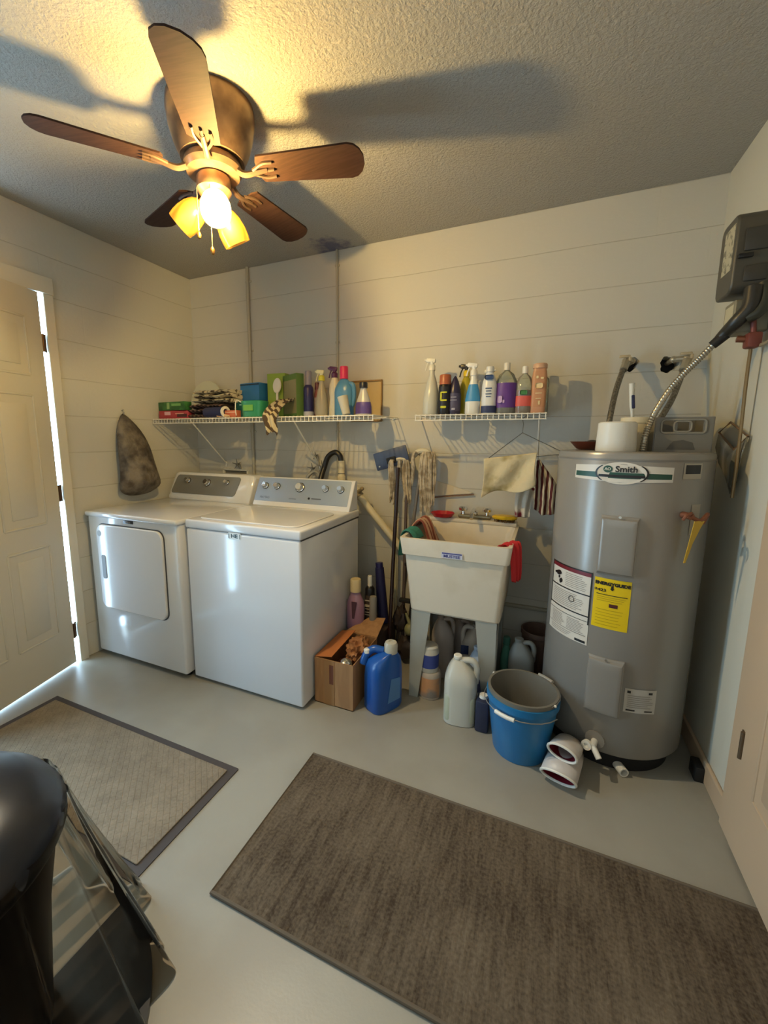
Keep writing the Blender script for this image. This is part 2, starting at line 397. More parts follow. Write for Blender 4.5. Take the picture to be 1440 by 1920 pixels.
for k in range(5):
    a = R(15.5+72*k); ca, sa = math.cos(a), math.sin(a)
    def P(u, v, w): # radial, tangential, up with pitch
        t = R(-12); y = v*math.cos(t); z = w+v*math.sin(t)
        return (FX+u*ca-y*sa, FY+u*sa+y*ca, H-.205+z)
    pts = []; wi, wo = .052, .066
    out = [(.175, -wi), (.49, -wo)] + [(.49+.05*math.sin(R(t)), -wo*math.cos(R(t))) for t in (25, 50, 75, 105, 130, 155)] + [(.49, wo), (.175, wi), (.165, wi*.6), (.165, -wi*.6)]
    b = MB(); n = len(out)
    lo = [b.bm.verts.new(P(u, v, -.003)) for u, v in out]; hi = [b.bm.verts.new(P(u, v, .003)) for u, v in out]
    b.bm.faces.new(lo); b.bm.faces.new(list(reversed(hi)))
    for i in range(n): b.bm.faces.new((lo[i], lo[(i+1) % n], hi[(i+1) % n], hi[i]))
    bl = b.obj('blade', M_blade, fan)
    b = MB(); b.tube([P(.085, 0, .004), P(.12, 0, -.014), P(.16, 0, -.010), P(.2, 0, -.005)], [.012, .008], 8, smooth=4)
    for v in (-.028, 0, .028): b.tube([P(.15, v*.3, -.009), P(.19, v, -.007), P(.225, v, -.006)], .0055, 6, smooth=3)
    b.obj('blade_iron', M_iron, bl)
def amber():
    mt = bpy.data.materials.new('amber_glass'); mt.use_nodes = True; nt = mt.node_tree; N = nt.nodes; L = nt.links
    N.remove(N['Principled BSDF']); out = N['Material Output']
    t = N.new('ShaderNodeBsdfTransparent'); t.inputs[0].default_value = (1, .88, .58, 1)
    tl = N.new('ShaderNodeBsdfTranslucent'); tl.inputs[0].default_value = (1, .70, .22, 1)
    g = N.new('ShaderNodeBsdfGlossy'); g.inputs['Roughness'].default_value = .2
    d = N.new('ShaderNodeBsdfDiffuse'); d.inputs[0].default_value = (.95, .62, .14, 1)
    m1 = N.new('ShaderNodeMixShader'); m1.inputs[0].default_value = .25; L.new(t.outputs[0], m1.inputs[1]); L.new(tl.outputs[0], m1.inputs[2])
    m2 = N.new('ShaderNodeMixShader'); m2.inputs[0].default_value = .12; L.new(m1.outputs[0], m2.inputs[1]); L.new(d.outputs[0], m2.inputs[2])
    m3 = N.new('ShaderNodeMixShader'); m3.inputs[0].default_value = .06; L.new(m2.outputs[0], m3.inputs[1]); L.new(g.outputs[0], m3.inputs[2])
    L.new(m3.outputs[0], out.inputs[0]); return mt
M_amber = amber()
M_bulbon = bpy.data.materials.new('bulb_glow'); M_bulbon.use_nodes = True
_nt = M_bulbon.node_tree; _nt.nodes.remove(_nt.nodes['Principled BSDF'])
_e = _nt.nodes.new('ShaderNodeEmission'); _e.inputs[0].default_value = (1, .84, .5, 1); _e.inputs[1].default_value = 40
_t = _nt.nodes.new('ShaderNodeBsdfTransparent'); _a = _nt.nodes.new('ShaderNodeAddShader')
_nt.links.new(_e.outputs[0], _a.inputs[0]); _nt.links.new(_t.outputs[0], _a.inputs[1]); _nt.links.new(_a.outputs[0], _nt.nodes['Material Output'].inputs[0])
M_bulboff = mat('frosted_bulb', 'e8d8b0', .3)
LK = Vector((FX, FY, H-.262))
for k, (az, tilt) in enumerate(((-47, 43), (-163, 52), (70, 30))):
    d = Vector((math.cos(R(az))*math.sin(R(tilt)), math.sin(R(az))*math.sin(R(tilt)), -math.cos(R(tilt))))
    q = d.to_track_quat('Z', 'Y').to_matrix().to_4x4(); base = LK + d*.045
    b = MB(); b.lathe([(.014, -.03), (.016, .02), (.022, .03)], base, 16, rot=q); arm = b.obj('lamp_socket', M_fan, fan)
    b = MB(); prof = [(.022, .018), (.034, .03), (.045, .055), (.050, .085), (.050, .11), (.0475, .128)]
    b.lathe(prof + [(r-.003, z) for r, z in reversed(prof)], base, 32, rot=q, cap=False); b.obj('lamp_shade', M_amber, arm)
    b = MB(); b.lathe([(.012, .02), (.014, .045), (.024, .07), (.028, .09), (.022, .108), (.0, .116)], base, 20, rot=q)
    b.obj('bulb', M_bulbon if k == 0 else M_bulboff, arm)
    if k == 0: BULB = base + d*.088
l = bpy.data.lights.new('bulb_light', 'POINT'); l.energy = 94; l.color = (1.0, .89, .69); l.shadow_soft_size = .018
o = bpy.data.objects.new('bulb_light', l); COL.objects.link(o); o.location = BULB
for (px, py, z0, z1) in ((1.262, -1.21, H-.25, 2.03), (1.325, -1.215, H-.27, 1.965)):
    b = MB(); n = int((z0-z1)/.006)
    b.tube([(px, py, z0), (px, py, z1)], .0014, 6); ch = b.obj('pull_chain', mat('chain_steel', 'b8ac90', .3, .8), fan)
    b = MB(); b.lathe([(.0, -.024), (.006, -.02), (.0085, -.010), (.005, 0), (.002, .004)], (px, py, z1), 14); b.obj('pull_knob', M_brass, ch)

# ------------------------------------------------------------------ dryer
def knob(x, y, z, r, tilt, parent, m_=M_chrome):
    Mx = Matrix.Rotation(R(90)-tilt, 4, 'X')
    b = MB(); b.lathe([(r*1.18, 0), (r*1.18, .006), (r, .008), (r*.92, .026), (r*.8, .030), (0, .030)], (x, y, z), 28, rot=Mx); k = b.obj('knob', m_, parent)
    b = MB(); b.lathe([(r*1.3, -.0005), (r*1.3, .0035)], (x, y, z), 28, rot=Mx); b.obj('knob_skirt', M_black, k)
DX, DY, DW, DHh = .022, -.918, .722, .885
dry = thing('dryer', 'white front-loading clothes dryer with grey console, left of the washer', 'dryer', (DX+DW/2, DY+.35, 0))
b = MB(); b.box((DX+DW/2, DY+.005+.34, .025+.42), (DW-.012, .68, .84), bev=.014, seg=3); b.obj('cabinet', M_app, dry)
b = MB(); b.box((DX+DW/2, DY+.34, .871), (DW, .70, .030), bev=.013, seg=4); b.obj('top_panel', M_app, dry)
def rrect(x0, z0, x1, z1, r, n=6):
    pts = []
    for (cx, cz, a0) in ((x1-r, z1-r, 0), (x0+r, z1-r, 90), (x0+r, z0+r, 180), (x1-r, z0+r, 270)):
        for i in range(n+1):
            a = R(a0+90*i/n); pts.append((cx+r*math.cos(a), cz+r*math.sin(a)))
    return pts
b = MB(); b.prism([(x, DY+.004, z) for x, z in rrect(.112, .318, .640, .822, .05)], (0, -.0035, 0)); b.obj('door_gasket', M_appd, dry, bev=0)
b = MB(); b.prism([(x, DY+.006, z) for x, z in rrect(.117, .323, .635, .817, .047)], (0, -.018, 0)); dd = b.obj('door', M_app, dry, bev=.005)
b = MB(); b.prism([(x, DY-.0135, z) for x, z in rrect(.150, .50, .182, .64, .012)], (0, -.001, 0)); b.obj('handle', mat('recess_shade_grey', '8b8e92', .5), dd)  # flat grey patch, painted as the shade inside the handle recess
b = MB(); b.lathe([(.017, 0), (.017, .0008)], (.145, -.9305, .765), 20, rot=Matrix.Rotation(R(90), 4, 'X')); b.obj('sticker', mat('sticker_grey', 'a8abae', .5), dd)
b = MB(); b.box((.372, DY+.003, .845), (.075, .006, .018), bev=.002); b.obj('name_badge', mat('badge_dark', '2b3138', .3), dry)
bb = MB(); text_faces('MAYTAG', .011, lambda x, y: Vector((.372+x, DY-.0008, .845+y)), bb.bm); bb.obj('badge_lettering', M_chrome, dry, smooth=False)
def console(x0, x1, yf, yt, z0, z1, back, m_, parent, panel_m, pin=.02, sl=.02):
    """leaning control console: wedge prism with rounded ends, face panel lies on the slope"""
    b = MB(); prof = [(back, z0), (yf, z0), (yf-.0, z0+.02), (yt, z1-.012), (yt+.012, z1), (back, z1-.005)]
    secs = []
    for x, k in ((x0, .7), (x0+.015, .93), (x0+.04, 1), (x1-.04, 1), (x1-.015, .93), (x1, .7)):
        cyy, czz = back, z0
        secs.append([Vector((x, cyy+(y-cyy)*(.85+.15*k), czz+(z-czz)*(k*.4+.6))) for y, z in prof])
    g = [[b.bm.verts.new(p) for p in s_] for s_ in secs]
    for a, c in zip(g, g[1:]):
        for i in range(len(prof)):
            j = (i+1) % len(prof); b.bm.faces.new((a[i], a[j], c[j], c[i]))
    b.bm.faces.new(g[0]); b.bm.faces.new(list(reversed(g[-1])))
    c = b.obj('console', m_, parent, bev=.004, ang=50)
    return c
# dryer console: face slope from (y=-.335,z=.905) to (y=-.285,z=1.06)
def face(u, z, yf, yt, z0, z1, off): # point on slope
    t = (z-z0)/(z1-z0); n = Vector((0, -(z1-z0), (yt-yf))).normalized()
    return Vector((u, yf+(yt-yf)*t, z)) + n*off
def console_panel(x0, x1, za, zb, args, m_, parent, name='control_panel', r=.015, inset=.0, shear=.0):
    yf, yt, z0, z1 = args
    pts = [face(x+shear*(z-za), z, yf, yt, z0, z1, .0015) for x, z in rrect(x0, za, x1, zb, r)]
    n = Vector((0, -(z1-z0), (yt-yf))).normalized()
    b = MB(); b.prism(pts, n*.003); return b.obj(name, m_, parent)
A_D = (-.345, -.275, .905, 1.052)
dc = console(.035, .735, -.345, -.275, .885, 1.064, -.16, M_app, dry, M_dgrey)
console_panel(.058, .615, .925, 1.046, A_D, M_dgrey, dc, r=.02, shear=.18)
tiltD = math.atan2(.07, .147)
for x, r in ((.190, .015), (.365, .02), (.530, .013)):
    p = face(x, .990+(.02 if r < .02 else .012), *A_D, .004); knob(p.x, p.y, p.z, r, tiltD, dc)
# ------------------------------------------------------------------ washer
WX, WY, WW = .752, -.878, .702
was = thing('washing_machine', 'white top-loading washing machine with silver console, right of the dryer', 'washing machine', (WX+WW/2, WY+.33, 0))
b = MB(); b.box((WX+WW/2, WY+.325, .022+.405), (WW-.008, .65, .83), bev=.012, seg=3); b.obj('cabinet', M_app, was)
b = MB(); b.box((WX+WW/2, WY+.335, .8405), (WW-.014, .645, .008)); b.obj('seam', M_appd, was)
b = MB(); b.box((WX+WW/2, WY+.325, .867), (WW, .655, .046), bev=.010, seg=3); top = b.obj('top_panel', M_app, was)
b = MB(); b.prism([(x, y, .889) for x, y in rrect(WX+.045, WY+.035, WX+WW-.045, WY+.45, .05)], (0, 0, .009)); b.obj('lid', M_app, was, bev=.004)
for px_ in (WX+.05, WX+WW-.05):
    for py_ in (WY+.05, WY+.6):
        b = MB(); b.lathe([(.02, 0), (.02, .03)], (px_, py_, 0), 12); b.obj('foot', M_black, was)
for px_ in (DX+.05, DX+DW-.05):
    for py_ in (DY+.06, DY+.6):
        b = MB(); b.lathe([(.02, 0), (.02, .03)], (px_, py_, 0), 12); b.obj('foot', M_black, dry)
A_W = (-.335, -.255, .900, 1.056)
def wedge(x0, x1, parent):
    b = MB(); prof = [(-.228, .888), (-.345, .888), (-.335, .905), (-.262, 1.050), (-.250, 1.060), (-.228, 1.058)]
    b.prism([(x0, y, z) for y, z in prof], (x1-x0, 0, 0)); return b.obj('console', M_app, parent, bev=.004)
wc = wedge(WX+.012, WX+WW-.012, was)
console_panel(WX+.016, WX+WW-.032, .915, 1.052, A_W, M_silver, wc, r=.006)
tiltW = math.atan2(.08, .156)
for x, r in ((.830, .017), (.918, .017), (1.085, .024), (1.262, .016), (1.362, .017)):
    p = face(x, 1.004, *A_W, .004); knob(p.x, p.y, p.z, r, tiltW, wc)
n_ = Vector((0, -.156, .08)).normalized()
b = MB(); p = face(1.163, .945, *A_W, .004)
b.lathe([(.007, 0), (.007, .003)], p, 16, rot=n_.to_track_quat('Z', 'Y').to_matrix().to_4x4()); b.obj('start_button', M_black, wc)
def on_face(x0, z0, args): return lambda x, y: face(x0+x, z0+y, *args, .0055)
M_ink = mat('grey_ink', '4a4f55', .5)
b = MB(); text_faces('MAYTAG', .018, on_face(.845, .935, A_W), b.bm); text_faces('CENTENNIAL', .009, on_face(1.05, .936, A_W), b.bm)
b.prism([face(x, z, *A_W, .0055) for x, z in ((1.18, .942), (1.245, .942), (1.245, .947), (1.18, .947))], (0, -.0003, .0001)); b.obj('console_lettering', M_ink, wc, smooth=False)
b = MB(); b.prism([(x, WY-.0005, z) for x, z in rrect(1.036, .812, 1.114, .846, .006)], (0, -.001, 0)); bd = b.obj('energy_sticker', mat('sticker_white', 'e8ecec', .4), was)
b = MB(); text_faces('HE', .026, lambda x, y: Vector((1.075+x*1.3, WY-.002, .829+y)), b.bm, bold=.001)
for dx in (-.033, .033): b.box((1.075+dx, WY-.0018, .829), (.004, .0006, .024))
b.obj('sticker_print', mat('sticker_ink', '23484f', .5), bd, smooth=False)

# ------------------------------------------------------------------ wire shelves
def wire_shelf(label, x0, x1, dep, z, braces, group='white wire shelves'):
    t = thing('wire_shelf', label, 'shelf', ((x0+x1)/2, -dep/2, z), group=None)
    b = MB(); r = .0022
    for y, zz in ((-.006, z), (-dep*.5, z-.004), (-dep, z), (-dep, z-.026)): b.tube([(x0, y, zz), (x1, y, zz)], .0032, 6)
    n = int((x1-x0)/.0254)
    for i in range(n+1):
        x = x0+.004+(x1-x0-.008)*i/n; b.tube([(x, -.004, z+.003), (x, -dep, z+.003), (x, -dep-.001, z-.026)], r, 5)
    b.obj('wire_deck', M_wire, t)
    for (bx, by, bz) in braces:
        b = MB(); b.tube([(bx, -by, z-.012), (bx, -.006, bz)], .0045, 8); b.box((bx, -.003, bz-.01), (.016, .006, .04), bev=.002)
        b.tube([(bx, -by, z-.012), (bx, -by-.008, z+.003)], .004, 6); b.obj('brace', M_wire, t)
    for bx in (x0+.03, (x0+x1)/2, x1-.03):
        b = MB(); b.box((bx, -.006, z), (.014, .012, .016), bev=.002); b.obj('wall_clip', M_wire, t)
    return t
ZS = 1.424
wire_shelf('longer white wire shelf above the dryer and washer', .012, 1.612, .405, ZS, ((.267, .32, 1.12), (1.065, .32, 1.12)))
wire_shelf('shorter white wire shelf of cleaning bottles above the utility sink', 1.805, 2.435, .305, ZS, ((1.835, .30, 1.20), (2.405, .30, 1.19)))
ZT = ZS+.0052

# ------------------------------------------------------------------ bottles
def solid(c, rough=.35, trans=0): return mat('plastic_'+c+('_clear' if trans else ''), c, rough, trans=trans, ior=1.35)
def bottle(name, label, loc, r, h, col, sy=.75, n=2, neck=.35, capr=None, caph=.03, cap=None, spray=None, band=None, trans=0,
           shape='round', rotz=0, handle=None, cat='bottle', rot=None, clear=None, liquid=None, mark=None):
    """h = height of the body without cap or sprayer"""
    t = thing(name, label, cat, loc, rotz, rot=rot)
    nr = r*neck
    if shape == 'round': prof = [(r*.92, 0), (r, .008), (r, h*.62), (r*.93, h*.72), (r*.65, h*.86), (nr, h*.94), (nr, h)]
    elif shape == 'can': prof = [(r*.96, 0), (r, .004), (r, h*.93), (r*.9, h*.96), (nr, h)]
    elif shape == 'cone': prof = [(r*.92, 0), (r, .008), (r*.98, h*.35), (r*.80, h*.55), (r*.55, h*.74), (nr, h*.88), (nr, h)]
    elif shape == 'waist': prof = [(r*.92, 0), (r, .01), (r*.98, h*.25), (r*.86, h*.45), (r*.96, h*.62), (r*.88, h*.78), (nr*1.2, h*.93), (nr, h)]
    elif shape == 'tip': prof = [(r*.94, 0), (r, .006), (r, h*.55), (r*.9, h*.68), (r*.6, h*.85), (r*.25, h*.97), (.002, h)]
    else: prof = [(r*.96, 0), (r, .006), (r, h*.80), (r*.9, h*.88), (nr*1.1, h*.95), (nr, h)]
    bm_ = clear or solid(col, .3, trans)
    b = MB(); b.lathe(prof, (0, 0, 0), 28, 1, sy, n); body = b.obj('bottle_body', bm_, t, local=True)
    if liquid:
        lh, lc = liquid; pr2 = [(rr*.94, zz+.002) for rr, zz in prof if zz < lh*h] + [(r*.9*(1 if lh < .6 else .8), lh*h)]
        b = MB(); b.lathe(pr2, (0, 0, 0), 28, 1, sy, n); b.obj('liquid', mat('liquid_'+lc, lc, .3), t, local=True)
    if band:
        z0, z1, bc = band[:3]; wid = band[3] if len(band) > 3 else 1
        rows = []
        for z in [z0+(z1-z0)*i/6 for i in range(7)]:
            for (ra, za), (rb, zb) in zip(prof, prof[1:]):
                if za <= z <= zb: rad = ra+(rb-ra)*(z-za)/max(zb-za, 1e-6); break
            else: rad = r
            row = []
            for i in range(17):
                a = -math.pi/2+(i/16-.5)*math.pi*1.25*wid; ct, st = math.cos(a), math.sin(a)
                if n != 2: ct = math.copysign(abs(ct)**(2/n), ct); st = math.copysign(abs(st)**(2/n), st)
                row.append((ct*(rad+.0012), st*(rad+.0012/sy)*sy, z))
            rows.append(row)
        b = MB(); b.sheet(rows); lb = b.obj('paper_label', mat('label_'+bc, bc, .45), t, local=True)
        if mark:
            b = MB()
            for (mx, mz, mw, mh) in mark[1]:
                y = -(r*sy+.002) if abs(mx) < r*.5 else -(r*sy*.86+.002)
                b.box((mx, y, mz), (mw, .002, mh), bev=min(mw, mh)*.3)
            b.obj('label_print', mat('print_'+mark[0], mark[0], .5), lb, local=True)
    if cap:
        cr = capr or nr*1.25
        b = MB(); b.lathe([(cr, h-.012), (cr, h+caph-.006), (cr*.9, h+caph), (0, h+caph)], (0, 0, 0), 22); b.obj('cap', solid(cap, .35), t, local=True)
    if spray:
        sc = solid(spray[0], .35); z = h
        b = MB(); b.lathe([(nr*1.25, z-.012), (nr*1.25, z+.012), (nr*.8, z+.02)], (0, 0, 0), 18); b.obj('collar', solid(spray[1], .35), t, local=True)
        b = MB(); d_ = spray[2] if len(spray) > 2 else -1   # nozzle direction in local x
        b.box((d_*.008, 0, z+.040), (.052, .018, .024), bev=.006, rot=Matrix.Rotation(R(8)*-d_, 4, 'Y'))
        b.cyl((0, 0, z+.012), (0, 0, z+.034), .010, .011); b.cyl((d_*.032, 0, z+.043), (d_*.042, 0, z+.044), .006)
        hd = b.obj('spray_head', sc, t, local=True)
        b = MB(); b.tube([(d_*.022, 0, z+.03), (d_*.03, 0, z+.012), (d_*.036, 0, z-.012)], .0038, 8, smooth=3); b.obj('trigger', solid(spray[3] if len(spray) > 3 else spray[0], .35), hd, local=True)
    if handle:
        hx, hz0, hz1, hr_ = handle
        b = MB(); s_ = 1 if hx > 0 else -1
        b.tube([(s_*r*.55, 0, hz1), (hx, 0, hz1-.01), (hx+s_*.006, 0, (hz0+hz1)/2), (hx-s_*.004, 0, hz0+.015), (s_*r*.6, 0, hz0)], hr_, 8, smooth=5); b.obj('handle', bm_, t, local=True)
    return t
CLR = film('clear_plastic', 'eef2ea', .35, .12, .25, 'd8dccc')
MILKY = film('milky_plastic', 'e8e6da', .3, .25, .72, 'dedccf')
GP = 'cleaning bottles on the short shelf'
ys = -.17
bottle('spray_bottle', 'tall clear spray bottle with white trigger, leftmost on the short shelf', (1.855, ys, ZT), .045, .25, 'ffffff', 1, clear=MILKY, spray=('dedacb', 'dedacb'), shape='cone', neck=.3, liquid=(.42, 'b4c4ac'))
bottle('aerosol_can', 'black lubricant can with red-orange domed cap and yellow mark', (1.935, ys-.03, ZT), .032, .165, '16161a', 1, neck=.9, shape='can', cap='a85a38', capr=.030, caph=.042, band=(.03, .145, '15141c'), mark=('c8c830', [(.001, .115, .034, .008), (-.013, .095, .009, .04), (.001, .075, .034, .009), (0, .04, .03, .012)]))
bottle('squeeze_bottle', 'dark purple bottle tapering to a pointed tip beside the black can', (1.985, ys-.02, ZT), .031, .20, '2d2743', .9, shape='tip', band=(.02, .11, '4a4560'), mark=('a9a6b8', [(.0, .03, .02, .012), (0, .075, .035, .004), (0, .09, .03, .004)]))
bottle('spray_bottle', 'yellow spray bottle with black trigger head, half hidden behind others', (2.03, ys+.05, ZT), .034, .215, 'b3a52a', .8, neck=.4, shape='round', spray=('17171a', 'ddc21e', -1))
bottle('spray_bottle', 'white trigger spray bottle with a bright blue label', (2.082, ys-.04, ZT), .038, .205, 'e2e2dc', .7, neck=.36, shape='cone', spray=('e4e2da', 'e4e2da', -1), band=(.065, .15, '3f8fc4'))
bottle('spray_bottle', 'white-headed spray bottle standing behind the blue-labelled one', (2.135, ys+.08, ZT), .034, .19, 'd5d4c8', .7, neck=.36, shape='cone', spray=('ddd8c8', 'ddd8c8', 1))
bottle('lotion_bottle', 'white bottle with blue oval logo and navy base', (2.162, ys-.045, ZT), .036, .218, 'd9d9d6', .7, neck=.42, shape='round', cap='d9d9d6', caph=.014, band=(.006, .04, '27335e'), mark=('2d4a78', [(0, .178, .042, .022), (0, .125, .032, .005), (0, .112, .026, .004), (0, .098, .03, .004), (0, .085, .024, .004)]))
bottle('cleaner_jug', 'large clear bottle of purple liquid cleaner with purple label', (2.24, ys-.02, ZT), .053, .225, 'ffffff', .75, clear=CLR, neck=.24, shape='round', cap='d8d2c4', caph=.024, liquid=(.62, '3a1858'), band=(.03, .15, '5c3186', .9), mark=('cbb0d8', [(-.024, .07, .022, .036), (-.006, .06, .010, .016)]))
bottle('cleaner_bottle', 'clear bottle of red liquid with a green and pink label', (2.325, ys-.02, ZT), .042, .205, 'ffffff', .75, clear=CLR, neck=.26, shape='round', cap='e0dcd2', caph=.022, liquid=(.55, '8c1d16'), band=(.035, .085, 'd25a50', .85), mark=('3c7a45', [(0, .10, .034, .022)]))
bottle('juice_bottle', 'square-shouldered peach-orange bottle with pale printed figures', (2.392, ys-.02, ZT), .033, .225, 'c4906c', .8, n=4, shape='box', neck=.8, cap='c8a084', caph=.01, band=(.03, .20, 'c08a62'), mark=('e6cfa0', [(-.01, .17, .012, .014), (.012, .165, .014, .01), (0, .13, .034, .026), (0, .095, .03, .004), (0, .07, .024, .004), (.004, .05, .01, .02)]))
bottle('clear_bottle', 'clear bottle, rightmost and rearmost on the short shelf', (2.405, ys+.11, ZT), .032, .205, 'ffffff', .8, clear=CLR, neck=.4, shape='box', n=3, cap='c9c3b2', caph=.014)

# items on the long shelf, left to right
def box_thing(name, label, cat, c, d, rz, m_, stripes=(), bev=.002, rot=None):
    t = thing(name, label, cat, (c[0], c[1], c[2]-d[2]/2), rz)
    b = MB(); b.box((0, 0, d[2]/2), d, bev=bev); b.obj('carton', m_, t, local=True)
    for (nm, lx, lz, w, h, cc) in stripes:
        b = MB(); b.box((lx, -d[1]/2-.0008, lz), (w, .0016, h)); b.obj(nm, mat('print_'+cc, cc, .5), t, local=True)
    return t
box_thing('wrap_box', 'long red carton of wrap under the green carton, far left of the long shelf', 'box', (.152, -.33, ZT+.027), (.25, .06, .052), R(4), mat('carton_red', 'a83a42', .45), [('printed_panel', -.05, .034, .05, .022, 'd8aab0'), ('printed_panel', .07, .02, .08, .02, '4a2428'), ('printed_panel', .05, .032, .07, .006, 'd9a08a')])
box_thing('wrap_box', 'long green carton lying on top of the red carton', 'box', (.138, -.33, ZT+.053+.030), (.262, .058, .056), R(-5), mat('carton_green', '3f7a3c', .45, c2='2b5a2c', nscale=20), [('printed_panel', -.03, .03, .025, .04, '8fb070'), ('printed_panel', .05, .036, .09, .016, '74a860')])
b = MB(); b.lathe([(.137, 0), (.140, .004), (.136, .010), (.02, .014), (0, .014)], (.185, -.085, ZT+.140), 40, rot=Matrix.Rotation(R(82), 4, 'X'))
tag(b.obj('round_lid', mat('frosted_lid', 'c4c6b6', .4)), 'pale translucent round lid standing on edge behind the cartons', 'lid')
# folded cloths
def folded(name, label, x, y, z, w, d, h, m_, layers=3, seed=1, rz=0, cat='cloth'):
    random.seed(seed); t = thing(name, label, cat, (x, y, z), rz)
    b = MB(); n = 22
    for k in range(layers):
        z0 = h*k/layers; th = h/layers*.46
        sec = []
        for i in range(n):
            u = (i/(n-1)-.5)*w
            ring = []
            for j in range(14):
                a = 2*math.pi*j/14
                jx = noise.noise(Vector((u*9, j*.5, k*3+seed)))*.012
                ring.append((u+jx, math.cos(a)*(d/2)*(1-.06*k)+noise.noise(Vector((u*14, a, k+seed)))*.012, z0+th*1.05+math.sin(a)*th+noise.noise(Vector((u*12+seed, math.cos(a)*2, k)))*h*.12*(1 if z0 > 0 else .2)))
            sec.append(ring)
        g = [[b.bm.verts.new(p) for p in s_] for s_ in sec]
        for a_, c_ in zip(g, g[1:]):
            for j in range(14): b.bm.faces.new((a_[j], a_[(j+1) % 14], c_[(j+1) % 14], c_[j]))
        b.bm.faces.new(g[0]); b.bm.faces.new(list(reversed(g[-1])))
    zmin = min(v.co.z for v in b.bm.verts)
    for v in b.bm.verts: v.co.z -= zmin
    b.obj('folded_fabric', m_, t, local=True)
    return t
M_pat = mat('floral_cloth', 'cfc2a4', .9, c2='3c3026', nscale=38, detail=2, lo=.5, hi=.58, bump=.3, bscale=200)
M_strp = mat('dark_striped_cloth', '2c201c', .9, c2='7a5e54', nscale=9, detail=2, wave='X', lo=.45, hi=.75, bump=.3, bscale=200)
folded('folded_rug', 'dark brown striped folded cloth, lower of the stack beside the round lid', .42, -.25, ZT, .28, .22, .095, M_strp, 3, 3)
folded('folded_cloth', 'cream and brown patterned cloth folded on top of the striped stack', .45, -.24, ZT+.099, .30, .20, .085, M_pat, 3, 5)
b = MB(); b.lathe([(.033, 0), (.033, .17), (.030, .17), (0, .17)], (.44, -.355, ZT+.034), 24, rot=Matrix.Rotation(R(90), 4, 'Y') @ Matrix.Rotation(R(8), 4, 'X'))
t = thing('bag_roll', 'navy roll with a white ring end lying in front of the cloths', 'roll', (.53, -.355, ZT))
nr_ = b.obj('navy_wrap', mat('navy', '20264e', .5), t)
b = MB(); Mx = Matrix.Rotation(R(90), 4, 'Y') @ Matrix.Rotation(R(8), 4, 'X')
b.lathe([(.034, .168), (.035, .178), (.020, .18), (.018, .168)], (.44, -.355, ZT+.034), 24, rot=Mx, cap=False); b.obj('white_end_ring', M_white, t)
box_thing('food_box', 'blue open-topped box tilted behind the striped cloth', 'box', (.675, -.16, ZT+.17), (.17, .10, .11), R(-8), mat('carton_blue', '2a6fa8', .4), [('printed_panel', 0, .10, .166, .008, '16324a')])
box_thing('tea_box', 'dark teal box with white lettering, right under the blue box', 'box', (.672, -.19, ZT+.056), (.17, .12, .11), R(-6), mat('carton_teal', '1f5a58', .4), [('printed_panel', .01, .085, .13, .006, '9fc8c8'), ('printed_panel', .0, .055, .05, .01, 'a8c8b8'), ('printed_panel', .0, .04, .035, .006, 'a8c8b8')])
box_thing('matchbox', 'small orange carton at the shelf front beside the white ring roll', 'box', (.645, -.36, ZT+.022), (.11, .04, .042), 0, mat('carton_orange', 'c0694a', .5), [('printed_panel', 0, .03, .1, .004, 'e0b49a')])
t = thing('clothes_pin', 'pale wooden peg leaning across the orange carton', 'clothes peg', (.60, -.39, ZT), 0)
b = MB(); b.box((.605, -.392, ZT+.018), (.10, .008, .010), rot=Matrix.Rotation(R(12), 4, 'Y'), bev=.002); b.box((.605, -.392, ZT+.008), (.10, .008, .009), rot=Matrix.Rotation(R(2), 4, 'Y'), bev=.002); b.obj('peg_prongs', mat('peg_wood', 'd8b48c', .6), t)
box_thing('cleaning_box', 'tall lime-green box near the shelf middle', 'box', (.845, -.14, ZT+.14), (.13, .06, .28), R(3), mat('carton_lime', '8fa83c', .45))
t = thing('white_tag', 'white oval scrubber standing against the lime-green box', 'scrubber', (.875, -.19, ZT+.0))
b = MB(); b.lathe([(.0, -.006), (.028, -.005), (.031, 0), (.028, .005), (0, .006)], (.875, -.20, ZT+.20), 24, 1, 1.55, rot=Matrix.Rotation(R(84), 4, 'X')); b.obj('oval_head', M_white, t)
b = MB(); b.cyl((.875, -.20, ZT+.16), (.875, -.20, ZT+.002), .008, .007); b.obj('handle', M_white, t)
box_thing('storage_box', 'green printed box with leafy picture, standing angled at the shelf middle', 'box', (.985, -.19, ZT+.130), (.19, .05, .26), R(-30), mat('carton_print', '5a7a38', .5), [('picture_panel', .008, .125, .165, .20, '8e8a66')])
b = MB(); 
t = thing('plastic_tub', 'translucent green plastic tub with wire bail at the shelf front', 'tub', (.80, -.33, ZT))
b.lathe([(.055, 0), (.062, .004), (.070, .095), (.068, .097), (.060, .006), (0, .005)], (.80, -.33, ZT), 32, 1.15, .75, 4); b.obj('tub_body', mat('tub_green', '2f8a62', .3), t)
b = MB(); b.tube([(.73, -.37, ZT+.09), (.705, -.385, ZT+.10), (.70, -.39, ZT+.05), (.705, -.39, ZT+.01)], .003, 6, smooth=4); b.obj('bail', M_white, t)
b = MB(); b.box((.79, -.3835, ZT+.055), (.07, .001, .035)); b.obj('paper_label', mat('label_lime', '6fae4a', .5), t)
